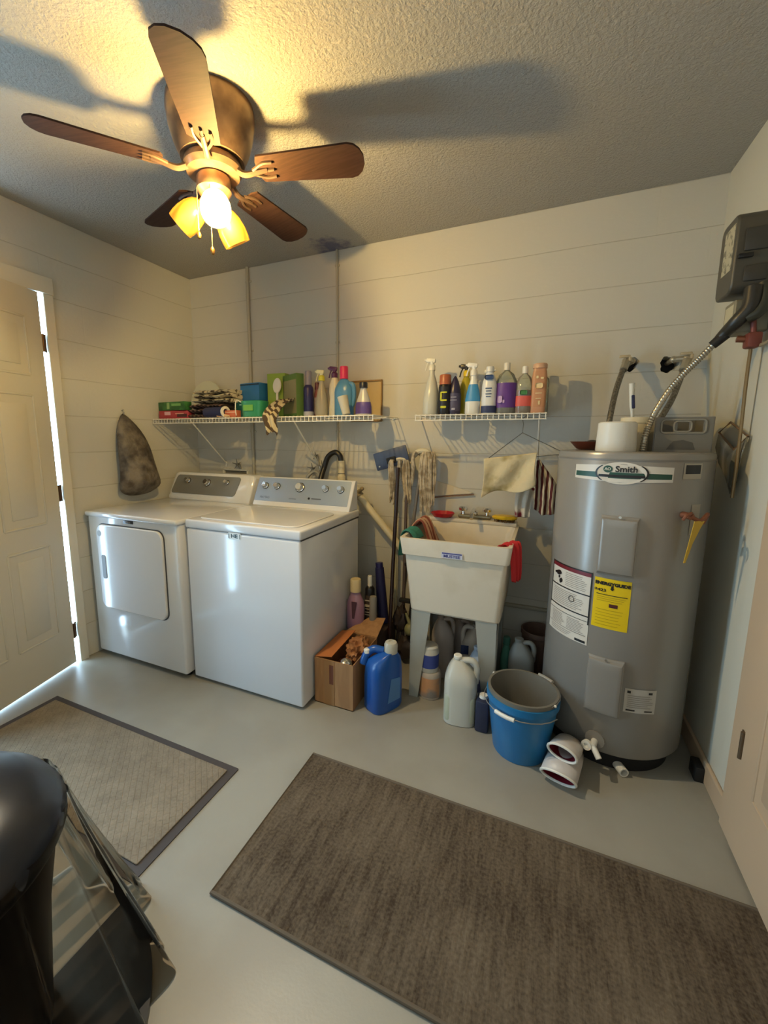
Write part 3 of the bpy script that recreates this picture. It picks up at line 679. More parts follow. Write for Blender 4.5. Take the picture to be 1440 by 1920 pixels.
# striped towel draped over the shelf lip
def sheet_thing(name, label, cat, rows, m_, thick=.004, sub=1, part='fabric'):
    b = MB(); b.sheet(rows); o = b.obj(part if False else name, m_, solid=thick, sub=sub); tag(o, label, cat); return o
M_zeb = mat('zebra_cloth', 'c2b596', .9, c2='4d3f33', nscale=9, detail=7, wave='DIAGONAL', lo=.45, hi=.55, bump=.3, bscale=200)
rows = []
for j in range(15):
    t_ = j/14
    yy = -.19-.25*min(1, t_/.62) - (.012 if t_ > .6 else 0)
    if t_ < .62: zz = ZT+.012+.10*(1-t_/.62)**1.2+.03*math.sin(t_/.62*math.pi)
    else: zz = ZT+.012-(t_-.62)/.38*.10
    wd = .075-.042*t_
    row = []
    for i in range(9):
        u = (i/8-.5)*2
        row.append((.955+.05*t_+u*wd+.01*math.sin(t_*9), yy-.014*math.cos(u*6+t_*5)-(.006 if t_ > .6 else 0), zz+.014*math.sin(u*8+t_*4)-.02*abs(u)*(t_ > .6)))
    rows.append(row)
sheet_thing('striped_cloth', 'brown and white striped cloth draped over the long shelf edge', 'cloth', rows, M_zeb)
GL = 'bottles on the long shelf'
bottle('spray_bottle', 'navy spray can with clear grey tapered nozzle top', (1.102, -.20, ZT), .031, .205, '29275c', 1, neck=.5, shape='box', cap='8d8a9c', capr=.02, caph=.07, band=(.0, .035, 'b9bccb'))
bottle('small_bottle', 'small reddish patterned bottle squeezed beside the navy spray can', (1.142, -.16, ZT), .026, .18, '8c5a58', .8, neck=.5, shape='waist', cap='6b3a44', band=(.02, .12, 'a9a0a0'))
bottle('spray_bottle', 'silver-white spray bottle with pale trigger and yellow collar', (1.193, -.20, ZT), .040, .225, 'a8a28c', .8, neck=.38, shape='cone', spray=('e4dfb0', 'd8d23c', -1))
bottle('spray_bottle', 'cream spray bottle with dark purple trigger head', (1.275, -.19, ZT), .036, .24, 'd8d0b4', .75, neck=.42, shape='waist', spray=('54204c', '54204c', -1))
bottle('detergent_bottle', 'blue detergent bottle with bright pink cap and moulded handle', (1.352, -.22, ZT), .060, .225, '4f86ac', .62, neck=.36, shape='round', cap='d8305c', capr=.024, caph=.058, handle=(.057, .05, .185, .014))
bottle('fabric_softener', 'grey-white bottle with purple label and black cap at the shelf end', (1.492, -.26, ZT), .046, .165, 'b9b6b4', .7, neck=.4, shape='cone', cap='1d1c26', caph=.018, band=(.012, .075, '55418a'))
t = thing('measuring_scoop', 'grey-white cup leaning against the blue detergent bottle', 'cup', (1.432, -.34, ZT), 0)
b = MB(); Mt = Matrix.Rotation(R(-14), 4, 'Y')
b.lathe([(.022, 0), (.030, .10), (.028, .10), (.020, .004), (0, .004)], (1.425, -.34, ZT+.006), 20, rot=Mt); b.obj('cup_body', mat('cup_grey', 'b8b4a6', .5), t)
# access panel
t = thing('access_panel', 'tan framed access panel on the back wall right of the long shelf', 'panel', (1.40, 0, 1.53))
b = MB(); b.box((1.402, -.003, 1.532), (.196, .006, .236)); b.obj('panel_plate', mat('panel_tan', 'cdb482', .6), t)
b = MB()
for c, d in (((1.402, -.008, 1.654), (.212, .012, .010)), ((1.402, -.008, 1.412), (.212, .012, .010)), ((1.300, -.008, 1.533), (.009, .012, .25)), ((1.504, -.008, 1.533), (.009, .012, .25))): b.box(c, d, bev=.002)
b.obj('wooden_frame', mat('panel_frame', '8e6c3a', .5), t)

# ------------------------------------------------------------------ sack on the left wall
def sack():
    b = MB(); prof = [(0, 1.453, .006), (.045, 1.41, .02), (.082, 1.35, .035), (.108, 1.28, .05), (.112, 1.20, .06), (.118, 1.10, .068), (.140, 1.02, .07), (.148, .985, .055), (.10, .945, .03), (.03, .93, .01)]
    g = []
    for k, (hw, z, dp) in enumerate(prof):
        cyy = -.622+.055*(1.453-z)/.5; ring = []
        for i in range(28):
            a = 2*math.pi*i/28; nn = 1+.16*noise.noise(Vector((math.cos(a)*2.5, math.sin(a)*2.5, z*14)))
            x = max(.004, .004+dp+dp*math.cos(a)*nn)
            ring.append((x, cyy+math.sin(a)*max(hw, .008)*nn, z))
        g.append([b.bm.verts.new(p) for p in ring])
    for a_, c_ in zip(g, g[1:]):
        for i in range(28): b.bm.faces.new((a_[i], a_[(i+1) % 28], c_[(i+1) % 28], c_[i]))
    b.bm.faces.new(g[0]); b.bm.faces.new(list(reversed(g[-1])))
    t = thing('hanging_bag', 'grey-brown sack hanging on the left wall above the dryer', 'bag', (.01, -.62, 1.45))
    b.obj('sack', mat('sack_mesh', '7a7064', .6, c2='453d37', nscale=11, detail=5, lo=.4, hi=.6, bump=1, bscale=18, bdist=.02), t, sub=1)
    b = MB(); b.tube([(.003, -.622, 1.47), (.02, -.622, 1.475), (.026, -.622, 1.46), (.02, -.622, 1.448)], .003, 6, smooth=3); b.obj('hook', M_steel, t)
sack()

# ------------------------------------------------------------------ laundry hook-ups on the back wall
t = thing('outlet_box', 'recessed white supply box on the wall behind the dryer console', 'supply box', (.36, 0, 1.02))
b = MB()
for c, d in (((.36, -.008, 1.072), (.23, .02, .014)), ((.36, -.008, .955), (.23, .02, .014)), ((.25, -.008, 1.013), (.014, .02, .12)), ((.47, -.008, 1.013), (.014, .02, .12))): b.box(c, d, bev=.002)
b.obj('box_frame', M_white, t)
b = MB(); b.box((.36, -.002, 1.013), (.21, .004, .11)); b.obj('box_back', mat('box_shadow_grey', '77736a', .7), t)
def valve(parent, x, y, z, r=.026):
    b = MB()
    for k in range(5):
        a = 2*math.pi*k/5+.4
        b.tube([(x, y-.012, z), (x+r*math.cos(a), y-.02, z+r*math.sin(a))], [.005, .0022], 6)
    b.lathe([(.008, 0), (.008, .03)], (x, y+.006, z), 12, rot=Matrix.Rotation(R(90), 4, 'X')); return b.obj('valve_handle', mat('valve_dull', '8f8d86', .4, .7), parent)
valve(t, .395, -.02, 1.115, .04)
b = MB(); b.tube([(.395, -.012, 1.115), (.405, -.012, 1.085), (.40, -.012, 1.06)], .006, 8); b.obj('valve_stem', M_steel, t)
t = thing('supply_valves', 'pair of star-handled hose valves on the wall behind the washer', 'water valve', (1.08, 0, 1.1))
valve(t, 1.03, -.03, 1.105, .036); valve(t, 1.105, -.03, 1.12, .042); valve(t, 1.05, -.02, 1.19, .026)
b = MB(); b.tube([(1.0, -.09, .98), (1.015, -.08, 1.05), (1.05, -.06, 1.085), (1.09, -.07, 1.075), (1.12, -.09, 1.03), (1.13, -.10, .97)], .011, 10, smooth=6)
b.obj('grey_hose', mat('hose_grey', '9a9a96', .4, .3), t)
b = MB(); b.tube([(1.05, -.01, 1.19), (1.06, -.012, 1.14), (1.07, -.012, 1.10)], .007, 8); b.obj('riser', M_steel, t)
t = thing('drain_hose', 'black drain hose looping into the white standpipe behind the washer', 'hose', (1.15, -.05, 1.0))
b = MB(); b.tube([(1.115, -.12, .95), (1.118, -.09, 1.04), (1.125, -.05, 1.12), (1.15, -.045, 1.185), (1.20, -.045, 1.215), (1.235, -.045, 1.195), (1.245, -.045, 1.15)], .017, 14, smooth=7); b.obj('hose', mat('hose_black', '1b1817', .35), t)
t = thing('standpipe', 'short cream plastic standpipe behind the washer console', 'pipe', (1.246, -.045, .8))
b = MB(); b.lathe([(.021, .75), (.021, 1.16), (.018, 1.162), (.017, 1.10)], (1.246, -.045, 0), 20); b.obj('pipe', M_cream, t)
b = MB(); b.lathe([(.026, 1.02), (.026, 1.065), (.021, 1.067)], (1.246, -.045, 0), 20); b.obj('coupling', M_cream, t)
b = MB(); b.lathe([(.0218, 1.078), (.0218, 1.082)], (1.246, -.045, 0), 20); b.obj('printed_band', M_dark, t)
t = thing('drain_pipe', 'cream plastic pipe slanting down the wall right of the washer', 'pipe', (1.38, -.11, .97))
b = MB(); b.cyl((1.335, -.085, 1.02), (1.385, -.10, .962), .024); b.cyl((1.378, -.10, .97), (1.72, -.10, .60), .022); b.obj('pipe', M_cream, t)
b = MB(); d_ = Vector((.68, 0, -.73)); b.cyl((1.375, -.10, .972), (1.40, -.10, .945), .031)
b.cyl((1.39, -.11, .963), (1.425, -.13, .995), .011); b.ball((1.43, -.133, 1.0), .013); b.obj('fitting', mat('fitting_grey', '8a7c62', .5), t)

# ------------------------------------------------------------------ mops and handles
def broom_leg(): pass
t = thing('flat_mop', 'upside-down flat mop with blue rectangular head leaning on the wall', 'mop', (1.66, -.30, .0))
b = MB(); b.tube([(1.688, -.34, .01), (1.655, -.12, 1.135)], .0115, 10); b.obj('dark_handle', mat('handle_dark', '2a1713', .35), t)
b = MB()
rt = Matrix.Rotation(R(-16), 4, 'Y')
b.box((1.596, -.075, 1.188), (.215, .016, .108), rot=rt, bev=.007); bh = b.obj('mop_plate', mat('mop_blue', '3e4a68', .4), t)
b = MB(); b.box((1.60, -.087, 1.175), (.06, .012, .04), rot=rt, bev=.006)
b.obj('swivel', M_dark, bh)
b = MB(); b.lathe([(.005, 0), (.005, .004)], (1.525, -.083, 1.135), 10, rot=Matrix.Rotation(R(90), 4, 'X')); b.obj('rivet', M_white, bh)
M_yarn = mat('mop_yarn', 'cdbfa6', .95, c2='9c8c74', nscale=30, detail=3, bump=.5, bscale=300)
def string_mop(label, x, z, handle, bunches, clampw, clampc, seed):
    """bunches: (x offset at the clamp, x offset at the tips, width, length, strands)"""
    random.seed(seed)
    t = thing('string_mop', label, 'mop', (handle[0][0], handle[0][1], 0))
    b = MB(); b.tube(handle, .010, 10); b.obj('handle', mat('handle_'+clampc, clampc, .4), t)
    b = MB(); y = handle[1][1]
    for (xa, xb, wd, ln, n) in bunches:
        for i in range(n):
            u = random.uniform(-.5, .5); L_ = ln*random.uniform(.70, 1.0); fr = random.uniform(-.022, .0)
            xt = x+xa+u*wd*.5; xm = x+(xa+xb)/2+u*wd; xe = x+xb+u*wd*random.uniform(.7, 1.1)
            b.tube([(x+xa*.4, y-.012, z-.005), (xt, y-.026+fr, z+.012), (xm, y-.034+fr, z-.045), (xm+random.uniform(-.006, .006), y-.030+fr*.8, z-L_*.5), (xe, y-.026+fr*.6, z-L_*.85), (xe+random.uniform(-.008, .008), y-.024+fr*.6, z-L_)], [.0052, .0034], 5, smooth=3)
    b.obj('yarn', M_yarn, t, kind='stuff')
    b = MB(); b.tube([(x-clampw, y-.014, z-.012), (x-clampw*.4, y-.016, z+.016), (x+clampw*.4, y-.016, z+.016), (x+clampw, y-.014, z-.012)], .016, 8, smooth=4); b.obj('clamp', mat('clamp_cream', 'cfc6ae', .5), t)
string_mop('string mop with dark wood handle hanging under the blue flat mop', 1.655, 1.165, [(1.735, -.22, .01), (1.69, -.055, 1.155)], [(-.048, -.045, .034, .26, 22), (.040, .052, .046, .25, 30), (.0, .005, .03, .12, 6)], .055, '5a4a40', 3)
string_mop('string mop with grey handle and thick cream yarn, nearest the shelf brace', 1.790, 1.215, [(1.665, -.13, .01), (1.785, -.065, 1.21)], [(.025, .028, .072, .345, 46), (.066, .066, .030, .30, 14), (-.045, -.055, .02, .2, 6)], .055, '77716a', 8)
b = MB(); b.tube([(1.628, -.03, .01), (1.618, -.075, 1.06)], .010, 10)
tag(b.obj('cream_pole', mat('pole_cream', 'd8cfa8', .4)), 'slim cream pole standing against the wall left of the dark mop handle', 'pole')
t = thing('cord_reel', 'dark bundle of brush and cords behind the left sink leg', 'brush', (1.77, -.22, 0))
b = MB(); b.cyl((1.80, -.20, .50), (1.755, -.22, .02), .014, .012); b.box((1.765, -.20, .36), (.12, .03, .022), bev=.004); b.box((1.772, -.2, .585), (.075, .03, .02), bev=.004); b.obj('stand', M_dark, t)
b = MB(); b.ball((1.72, -.22, .25), .055, .8, .8, 1.4, nz=.4, ns=3); b.ball((1.765, -.24, .09), .06, 1, .9, 1.1, nz=.35, ns=3); b.obj('cord_bundle', mat('cord_dark', '332822', .6), t)
b = MB(); b.ball((1.79, -.26, .215), .032, 1, 1, 1.2); b.cyl((1.79, -.26, .25), (1.765, -.26, .31), .012, .006); b.obj('clear_globe', mat('globe_olive', '8f8c62', .15), t)

# ------------------------------------------------------------------ utility sink
SX0, SX1, SY0, SY1, SZ = 1.826, 2.336, -.590, -.035, .838
sk = thing('utility_sink', 'white plastic freestanding utility sink on grey legs', 'sink', ((SX0+SX1)/2, (SY0+SY1)/2, 0))
M_tub = mat('sink_plastic', 'd9cfbc', .45, c2='cbbfa8', nscale=7, detail=6, lo=.5, hi=.8)
def basin():
    b = MB()
    def ring(x0, x1, y0, y1, z, r=.035): return [b.bm.verts.new((x, y, z)) for x, y in rrect(x0, y0, x1, y1, r, 5)]
    cxm, cym = (SX0+SX1)/2, (SY0+SY1)/2
    R_ = [ring(SX0+.050, SX1-.040, SY0+.045, SY1-.10, .462, .03), ring(SX0+.046, SX1-.036, SY0+.038, SY1-.07, .472, .03), ring(SX0+.022, SX1-.018, SY0+.014, SY1-.01, .752, .02),
          ring(SX0+.010, SX1-.008, SY0+.002, SY1, .757, .02), ring(SX0, SX1, SY0-.004, SY1, .826, .02), ring(SX0, SX1, SY0-.004, SY1, .838, .02),
          ring(SX0+.016, SX1-.016, SY0+.014, SY1-.085, .838, .03), ring(SX0+.030, SX1-.028, SY0+.028, SY1-.10, .80, .04), ring(SX0+.055, SX1-.05, SY0+.055, SY1-.13, .50, .05), ring(SX0+.09, SX1-.09, SY0+.09, SY1-.17, .485, .03)]
    for a_, c_ in zip(R_, R_[1:]):
        n = len(a_)
        for i in range(n): b.bm.faces.new((a_[i], a_[(i+1) % n], c_[(i+1) % n], c_[i]))
    b.bm.faces.new(R_[0]); b.bm.faces.new(list(reversed(R_[-1])))
    return b.obj('basin', M_tub, sk, ang=30)
bas = basin()
b = MB(); b.box(((SX0+SX1)/2, SY1-.045, .849), (SX1-SX0-.02, .085, .022), bev=.006); b.obj('faucet_deck', M_tub, sk)
M_leg = mat('sink_leg', 'a9aaa2', .5, .2)
for (lx, ly, sx_, sy_) in ((SX0+.052, SY0+.045, 1, 1), (SX1-.045, SY0+.045, -1, 1), (SX0+.06, SY1-.09, 1, -1), (SX1-.05, SY1-.09, -1, -1)):
    b = MB(); tp, bt = .10, .046
    b.prism([(lx, ly, .465), (lx+sx_*tp, ly, .465), (lx+sx_*bt, ly, 0), (lx+sx_*.004, ly, 0)], (0, sy_*.003, 0))
    b.prism([(lx, ly, .465), (lx, ly+sy_*.08, .465), (lx, ly+sy_*bt, 0), (lx, ly, 0)], (sx_*.003, 0, 0))
    b.lathe([(.005, 0), (.005, .003)], (lx+sx_*.02, ly, .02), 8, rot=Matrix.Rotation(R(90), 4, 'X'))
    b.obj('leg', M_leg, sk, smooth=False)
b = MB(); b.prism([(x, SY0-.0042, z) for x, z in rrect(2.032, .763, 2.128, .790, .004)], (0, -.001, 0)); lb = b.obj('brand_sticker', mat('sticker_pale', 'c9cada', .4), sk)
b = MB(); b.box((2.08, SY0-.006, .7855), (.09, .0008, .005)); text_faces('MUSTEE', .018, lambda x, y: Vector((2.08+x*1.2, SY0-.0062, .772+y)), b.bm, bold=.0005); b.obj('sticker_print', mat('ink_blue', '3a3f86', .5), lb, smooth=False)
b = MB(); b.tube([(2.115, -.30, .487), (2.115, -.30, .42), (2.115, -.27, .37), (2.09, -.2, .36), (2.08, -.15, .42), (2.08, -.05, .43)], .022, 12, smooth=5); b.obj('trap_pipe', mat('trap_white', 'b4ad9c', .5), sk)
t = thing('faucet', 'old two-handle chrome faucet at the back of the sink', 'faucet', (2.10, SY1-.05, .86))
b = MB(); b.box((2.10, SY1-.045, .872), (.18, .045, .022), bev=.008); b.obj('faucet_base', mat('faucet_dull', '8c8268', .3, .8), t)
for x in (2.035, 2.165):
    b = MB(); b.lathe([(.012, .875), (.010, .90), (.024, .905), (.026, .918), (.018, .926), (0, .928)], (x, SY1-.045, 0), 16); b.obj('faucet_handle', M_chrome, t)
b = MB(); b.tube([(2.10, SY1-.05, .88), (2.10, SY1-.07, .915), (2.10, SY1-.13, .91), (2.10, SY1-.17, .88)], .010, 10, smooth=5); b.ball((2.10, SY1-.05, .893), .018); b.obj('spout', M_chrome, t)
t = thing('red_bowl', 'small scalloped red dish on the back left of the sink', 'dish', (1.925, SY1-.075, .862))
b = MB(); n = 36; g = []
for (r, z) in ((.03, .861), (.052, .866), (.066, .888), (.063, .889), (.05, .871), (0.001, .869)):
    g.append([b.bm.verts.new((1.925+r*math.cos(2*math.pi*i/n)*(1+.05*math.cos(9*2*math.pi*i/n)*(r > .06)), SY1-.075+r*.9*math.sin(2*math.pi*i/n)*(1+.05*math.cos(9*2*math.pi*i/n)*(r > .06)), z)) for i in range(n)])
for a_, c_ in zip(g, g[1:]):
    for i in range(n): b.bm.faces.new((a_[i], a_[(i+1) % n], c_[(i+1) % n], c_[i]))
b.obj('dish', mat('dish_red', 'b01c28', .35), t)
t = thing('yellow_dish', 'yellow scrub brush lying on the back right of the sink', 'brush', (2.262, SY1-.075, .862))
b = MB(); b.lathe([(.02, .874), (.062, .878), (.066, .888), (.055, .896), (0, .898)], (2.262, SY1-.075, 0), 28, 1, .6); b.obj('brush_back', mat('brush_yellow', 'd8b020', .35), t)
b = MB(); random.seed(2)
for i in range(70):
    a, q = random.uniform(0, 6.28), random.uniform(.1, 1)**.5; x, y = 2.262+.054*q*math.cos(a), SY1-.075+.032*q*math.sin(a)
    b.tube([(x, y, .878), (x+random.uniform(-.004, .004), y, .861)], .0018, 4)
b.obj('bristles', mat('bristle_brown', '6b4a22', .8), t, kind='stuff')
# cloths on the sink
def drape(name, label, pts, wdir, width, m_, seed=0, folds=3, amp=.008, taper=1.0, cat='cloth'):
    """pts: centre line over the rim; wdir: width vector"""
    wv = Vector(wdir).normalized(); rows = []; n = len(pts)
    for k, p in enumerate(pts):
        p = Vector(p); q = Vector(pts[min(k+1, n-1)])-Vector(pts[max(k-1, 0)]); nrm = q.cross(wv).normalized()
        w = width*(1+(taper-1)*k/(n-1)); row = []
        for i in range(13):
            u = i/12-.5
            row.append(p+wv*u*w+nrm*(amp*math.sin(u*folds*6.28+seed+k*.3)+amp*.6*noise.noise(Vector((u*5, k*.5, seed)))))
        rows.append(row)
    b = MB(); b.sheet(rows); o = b.obj(name, m_, solid=.003, sub=1); return tag(o, label, cat)
drape('teal_cloth', 'teal rag hanging over the left rim of the sink', [(1.885, -.44, .80), (1.865, -.44, .842), (1.838, -.44, .852), (1.812, -.44, .846), (1.800, -.44, .80), (1.795, -.44, .75), (1.795, -.44, .71)], (0, 1, 0), .13, mat('rag_teal', '2f7468', .9, bump=.3, bscale=200), 1, 1.5, .010, .6)
drape('striped_dishcloth', 'tan and pink striped dishcloth bunched on the left rim of the sink', [(1.93, -.27, .74), (1.905, -.27, .80), (1.885, -.27, .862), (1.86, -.27, .885), (1.835, -.27, .862), (1.815, -.27, .83)], (0, 1, 0), .17, mat('dishcloth', 'b89478', .9, c2='8a4a3a', nscale=14, detail=1, wave='Y', lo=.4, hi=.6, bump=.3, bscale=200), 2, 2, .014, .9)
drape('red_cloth', 'bright red cloth hanging over the right rim of the sink', [(2.292, -.50, .80), (2.304, -.50, .835), (2.320, -.50, .8455), (2.342, -.50, .842), (2.350, -.50, .80), (2.354, -.49, .73), (2.356, -.48, .655)], (.55, 1, 0), .15, mat('rag_red', 'c02a2c', .85, bump=.3, bscale=200), 4, 2.5, .010, .35)

# ------------------------------------------------------------------ hanger and hung towels
t = thing('wire_hanger', 'thin wire coat hanger hooked under the short shelf', 'hanger', (2.33, -.285, 1.4))
b = MB(); hy = -.262
b.tube([(2.335, hy, 1.375), (2.332, hy, 1.40), (2.345, hy, 1.415), (2.36, hy, 1.405)], .0018, 6, smooth=4)
b.tube([(2.335, hy, 1.375), (2.333, hy, 1.335), (2.17, hy, 1.20), (2.17, hy, 1.192), (2.51, hy, 1.235), (2.515, hy, 1.245), (2.333, hy, 1.335)], .0018, 6); b.obj('wire', mat('wire_grey', '6a655a', .4, .8), t)
M_towel = mat('stained_towel', 'd2c39e', .92, c2='968248', nscale=8, detail=3, lo=.54, hi=.68, bump=.6, bscale=40, bdist=.006)
rows = []
for j in range(12):
    v = j/11; row = []
    for i in range(15):
        u = i/14; x = 2.157+.248*u; ztop = 1.203+.034*u
        drop = (.20-.045*u)*(1-.10*math.sin(u*6.2))
        z = ztop-drop*v; y = hy-.006-.022*math.sin(u*6+v*2.5)*v-.016*math.sin(v*3.14)*math.cos(u*11+v*3)
        row.append((x+.006*math.sin(v*4+u*3), y, z))
    rows.append(row)
rows = [[(p[0], hy+.010+.5*(p[1]-hy+.01), p[2]-(.0)) for p in r] for r in reversed(rows[:9])] + [[(p[0], hy, p[2]+.004) for p in rows[0]]] + rows
sheet_thing('stained_towel', 'cream stained towel folded over the wire hanger', 'towel', rows, M_towel)
M_apron = mat('red_plaid', 'c9bba0', .92, c2='541c1c', nscale=14, detail=2, wave='X', lo=.4, hi=.6, bump=.3, bscale=240)
rows = []
for j in range(12):
    v = j/11; row = []
    for i in range(13):
        u = i/12; x = 2.405+(.015+.085*min(1, v*2.2))*u+.0*v; z = 1.205-.03*u*v-(.26-.05*abs(u-.4))*v
        y = -.25-.02*math.cos(u*16)*(.3+v*.7)
        row.append((x, y, z))
    rows.append(row)
sheet_thing('striped_towel', 'red, brown and white striped towel hanging from the shelf brace beside the water heater', 'towel', rows, M_apron)
drape('hanging_rag', 'red and white rag hanging below the cream towel near the water heater', [(2.36, -.13, 1.06), (2.355, -.15, 1.03), (2.35, -.16, .985), (2.35, -.16, .94), (2.352, -.16, .90)], (1, 0, 0), .09, mat('rag_mixed', 'cfc8ba', .9, c2='7a2030', nscale=10, detail=2, lo=.48, hi=.55), 5, 2, .010, .8)
b = MB(); b.prism([(1.846, -.004, 1.062), (2.075, -.004, .996), (2.06, -.004, .990), (1.85, -.004, .965)], (0, -.006, 0))
t = thing('wall_towel', 'folded white cloth pinned flat on the wall between mops and towel', 'cloth', (1.95, -.01, 1.0))
b.obj('folded_cloth', mat('cloth_pale', 'd6cbb4', .9, bump=.3, bscale=100), t, bev=.002)
b = MB(); b.tube([(1.845, -.014, .958), (2.08, -.014, .988)], .004, 6); b.obj('rod', mat('rod_brown', '7a5a44', .6), t)

# ------------------------------------------------------------------ floor items left of the sink
t = thing('cardboard_box', 'open brown cardboard box of odds and ends beside the washer', 'box', (1.55, -.63, 0), 0)
M_card = mat('cardboard', 'a67c52', .8, c2='98704a', nscale=5, detail=3, stretch=(8, 8, 1)); M_card_lit = mat('cardboard_lit', 'b9713c', .75)  # flap gets a copy of the cardboard with lamplight mixed into its orange
bx0, bx1, by0, by1, bz = 1.474, 1.672, -.785, -.475, .238; bx0 = 1.462
th = .004
b = MB(); b.box(((bx0+bx1)/2, by0+th/2, bz/2), (bx1-bx0, th, bz)); b.box(((bx0+bx1)/2, by1-th/2, bz/2), (bx1-bx0, th, bz))
b.box((bx0+th/2, (by0+by1)/2, bz/2), (th, by1-by0-.002, bz)); b.box((bx1-th/2, (by0+by1)/2, bz/2), (th, by1-by0-.002, bz)); b.box(((bx0+bx1)/2, (by0+by1)/2, th/2), (bx1-bx0, by1-by0, th)); b.obj('carton', M_card, t, smooth=False)
b = MB(); b.prism([(bx0, by0+.004, bz), (bx0+.09, by0+.012, bz+.012), (bx0+.085, by1-.01, bz+.02), (bx0, by1-.004, bz)], (0, 0, .003)); b.obj('flap', M_card_lit, t, smooth=False)
b = MB(); b.prism([(bx0+.02, by1, bz), (bx1, by1, bz), (bx1+.01, by1+.10, bz+.07), (bx0+.12, by1+.10, bz+.055)], (0, 0, .004)); b.obj('flap', M_card, t, smooth=False)
b = MB(); b.box((1.545, by0-.0008, .12), (.055, .0016, .236)); tp_ = b.obj('packing_tape', mat('tape', '9a744c', .4), t)
b = MB(); b.box((1.556, by0-.002, .165), (.022, .001, .10)); b.obj('printed_mark', mat('box_print', '6a3f30', .7), t)
t = thing('paper_bag', 'crumpled brown bag bulging from the cardboard box', 'bag', (1.60, -.56, .13))
b = MB(); b.ball((1.606, -.58, .205), .058, .95, 1.3, 1.05, sub=4, nz=.42, ns=3.2); b.obj('crumpled_paper', mat('brown_paper', '8e5a34', .6, c2='b07c50', nscale=20, bump=.6, bscale=60, bdist=.006), t)
t = thing('silver_can', 'shiny silver-topped can inside the cardboard box', 'can', (1.60, -.70, .01))
b = MB(); b.lathe([(.036, .006), (.036, .20), (.032, .206), (.030, .198), (0, .198)], (1.595, -.715, 0), 24); b.obj('can_body', mat('can_pale', 'c9c4a4', .4), t)
b = MB(); b.lathe([(.034, .203), (.037, .209), (.024, .222), (0, .226)], (1.595, -.715, 0), 24); b.obj('can_lid', M_chrome, t)

# the tall bottles between washer and wall stand on the floor behind the box... on a low ledge
t = thing('storage_crate', 'dark low crate behind the cardboard box carrying tall bottles', 'crate', (1.56, -.28, 0))
b = MB(); b.box((1.568, -.30, .108), (.20, .30, .216), bev=.006); b.obj('crate_body', mat('crate_dark', '3d2f2c', .7), t)
bottle('detergent_bottle', 'pink-mauve detergent bottle with cream cap beside the washer', (1.508, -.395, .2165), .052, .245, '9a7488', .75, neck=.5, shape='round', cap='d2bf94', capr=.031, caph=.06)
mauve = [o for o in COL.objects if o.name.startswith('detergent_bottle')][-1]
b = MB(); b.prism([(1.503, -.4335, .30), (1.517, -.4335, .30), (1.533, -.4335, .40), (1.500, -.4335, .40)], (0, -.0012, 0))
b.obj('grip_shade', mat('recess_shade_plum', '4b2f3c', .6), mauve)  # flat plum patch on the bottle, painted as shade in the grip
bottle('aerosol_can', 'black spray can with white cap between the mauve bottle and navy tube', (1.566, -.325, .2165), .028, .25, '1d1a1a', 1, neck=.6, shape='can', cap='d8d4c8', capr=.013, caph=.06, band=(.04, .20, '4a3c30'), mark=('c4b8a0', [(0, .17, .036, .006), (0, .14, .04, .012), (0, .12, .036, .005), (0, .10, .036, .005), (0, .085, .04, .005)]))
b = MB(); b.lathe([(.018, 0), (.021, .004), (.021, .20), (.018, .21), (0, .21)], (1.607, -.375, .2165), 18)
tag(b.obj('grey_tube', mat('tube_grey', '8b857a', .5)), 'slim grey tube standing against the black spray can', 'tube')
t = thing('umbrella', 'folded navy umbrella leaning in the corner behind the mauve bottle', 'umbrella', (1.64, -.22, 0))
b = MB(); b.tube([(1.618, -.235, .2175), (1.598, -.225, .40), (1.582, -.215, .545)], [.034, .026], 14, smooth=4); b.obj('canopy', mat('umbrella_navy', '1d1c4a', .6, bump=.4, bscale=30, bdist=.004), t)
b = MB(); b.tube([(1.582, -.215, .54), (1.578, -.213, .575)], .022, 12); b.obj('handle', mat('umbrella_handle', '24225a', .4), t)

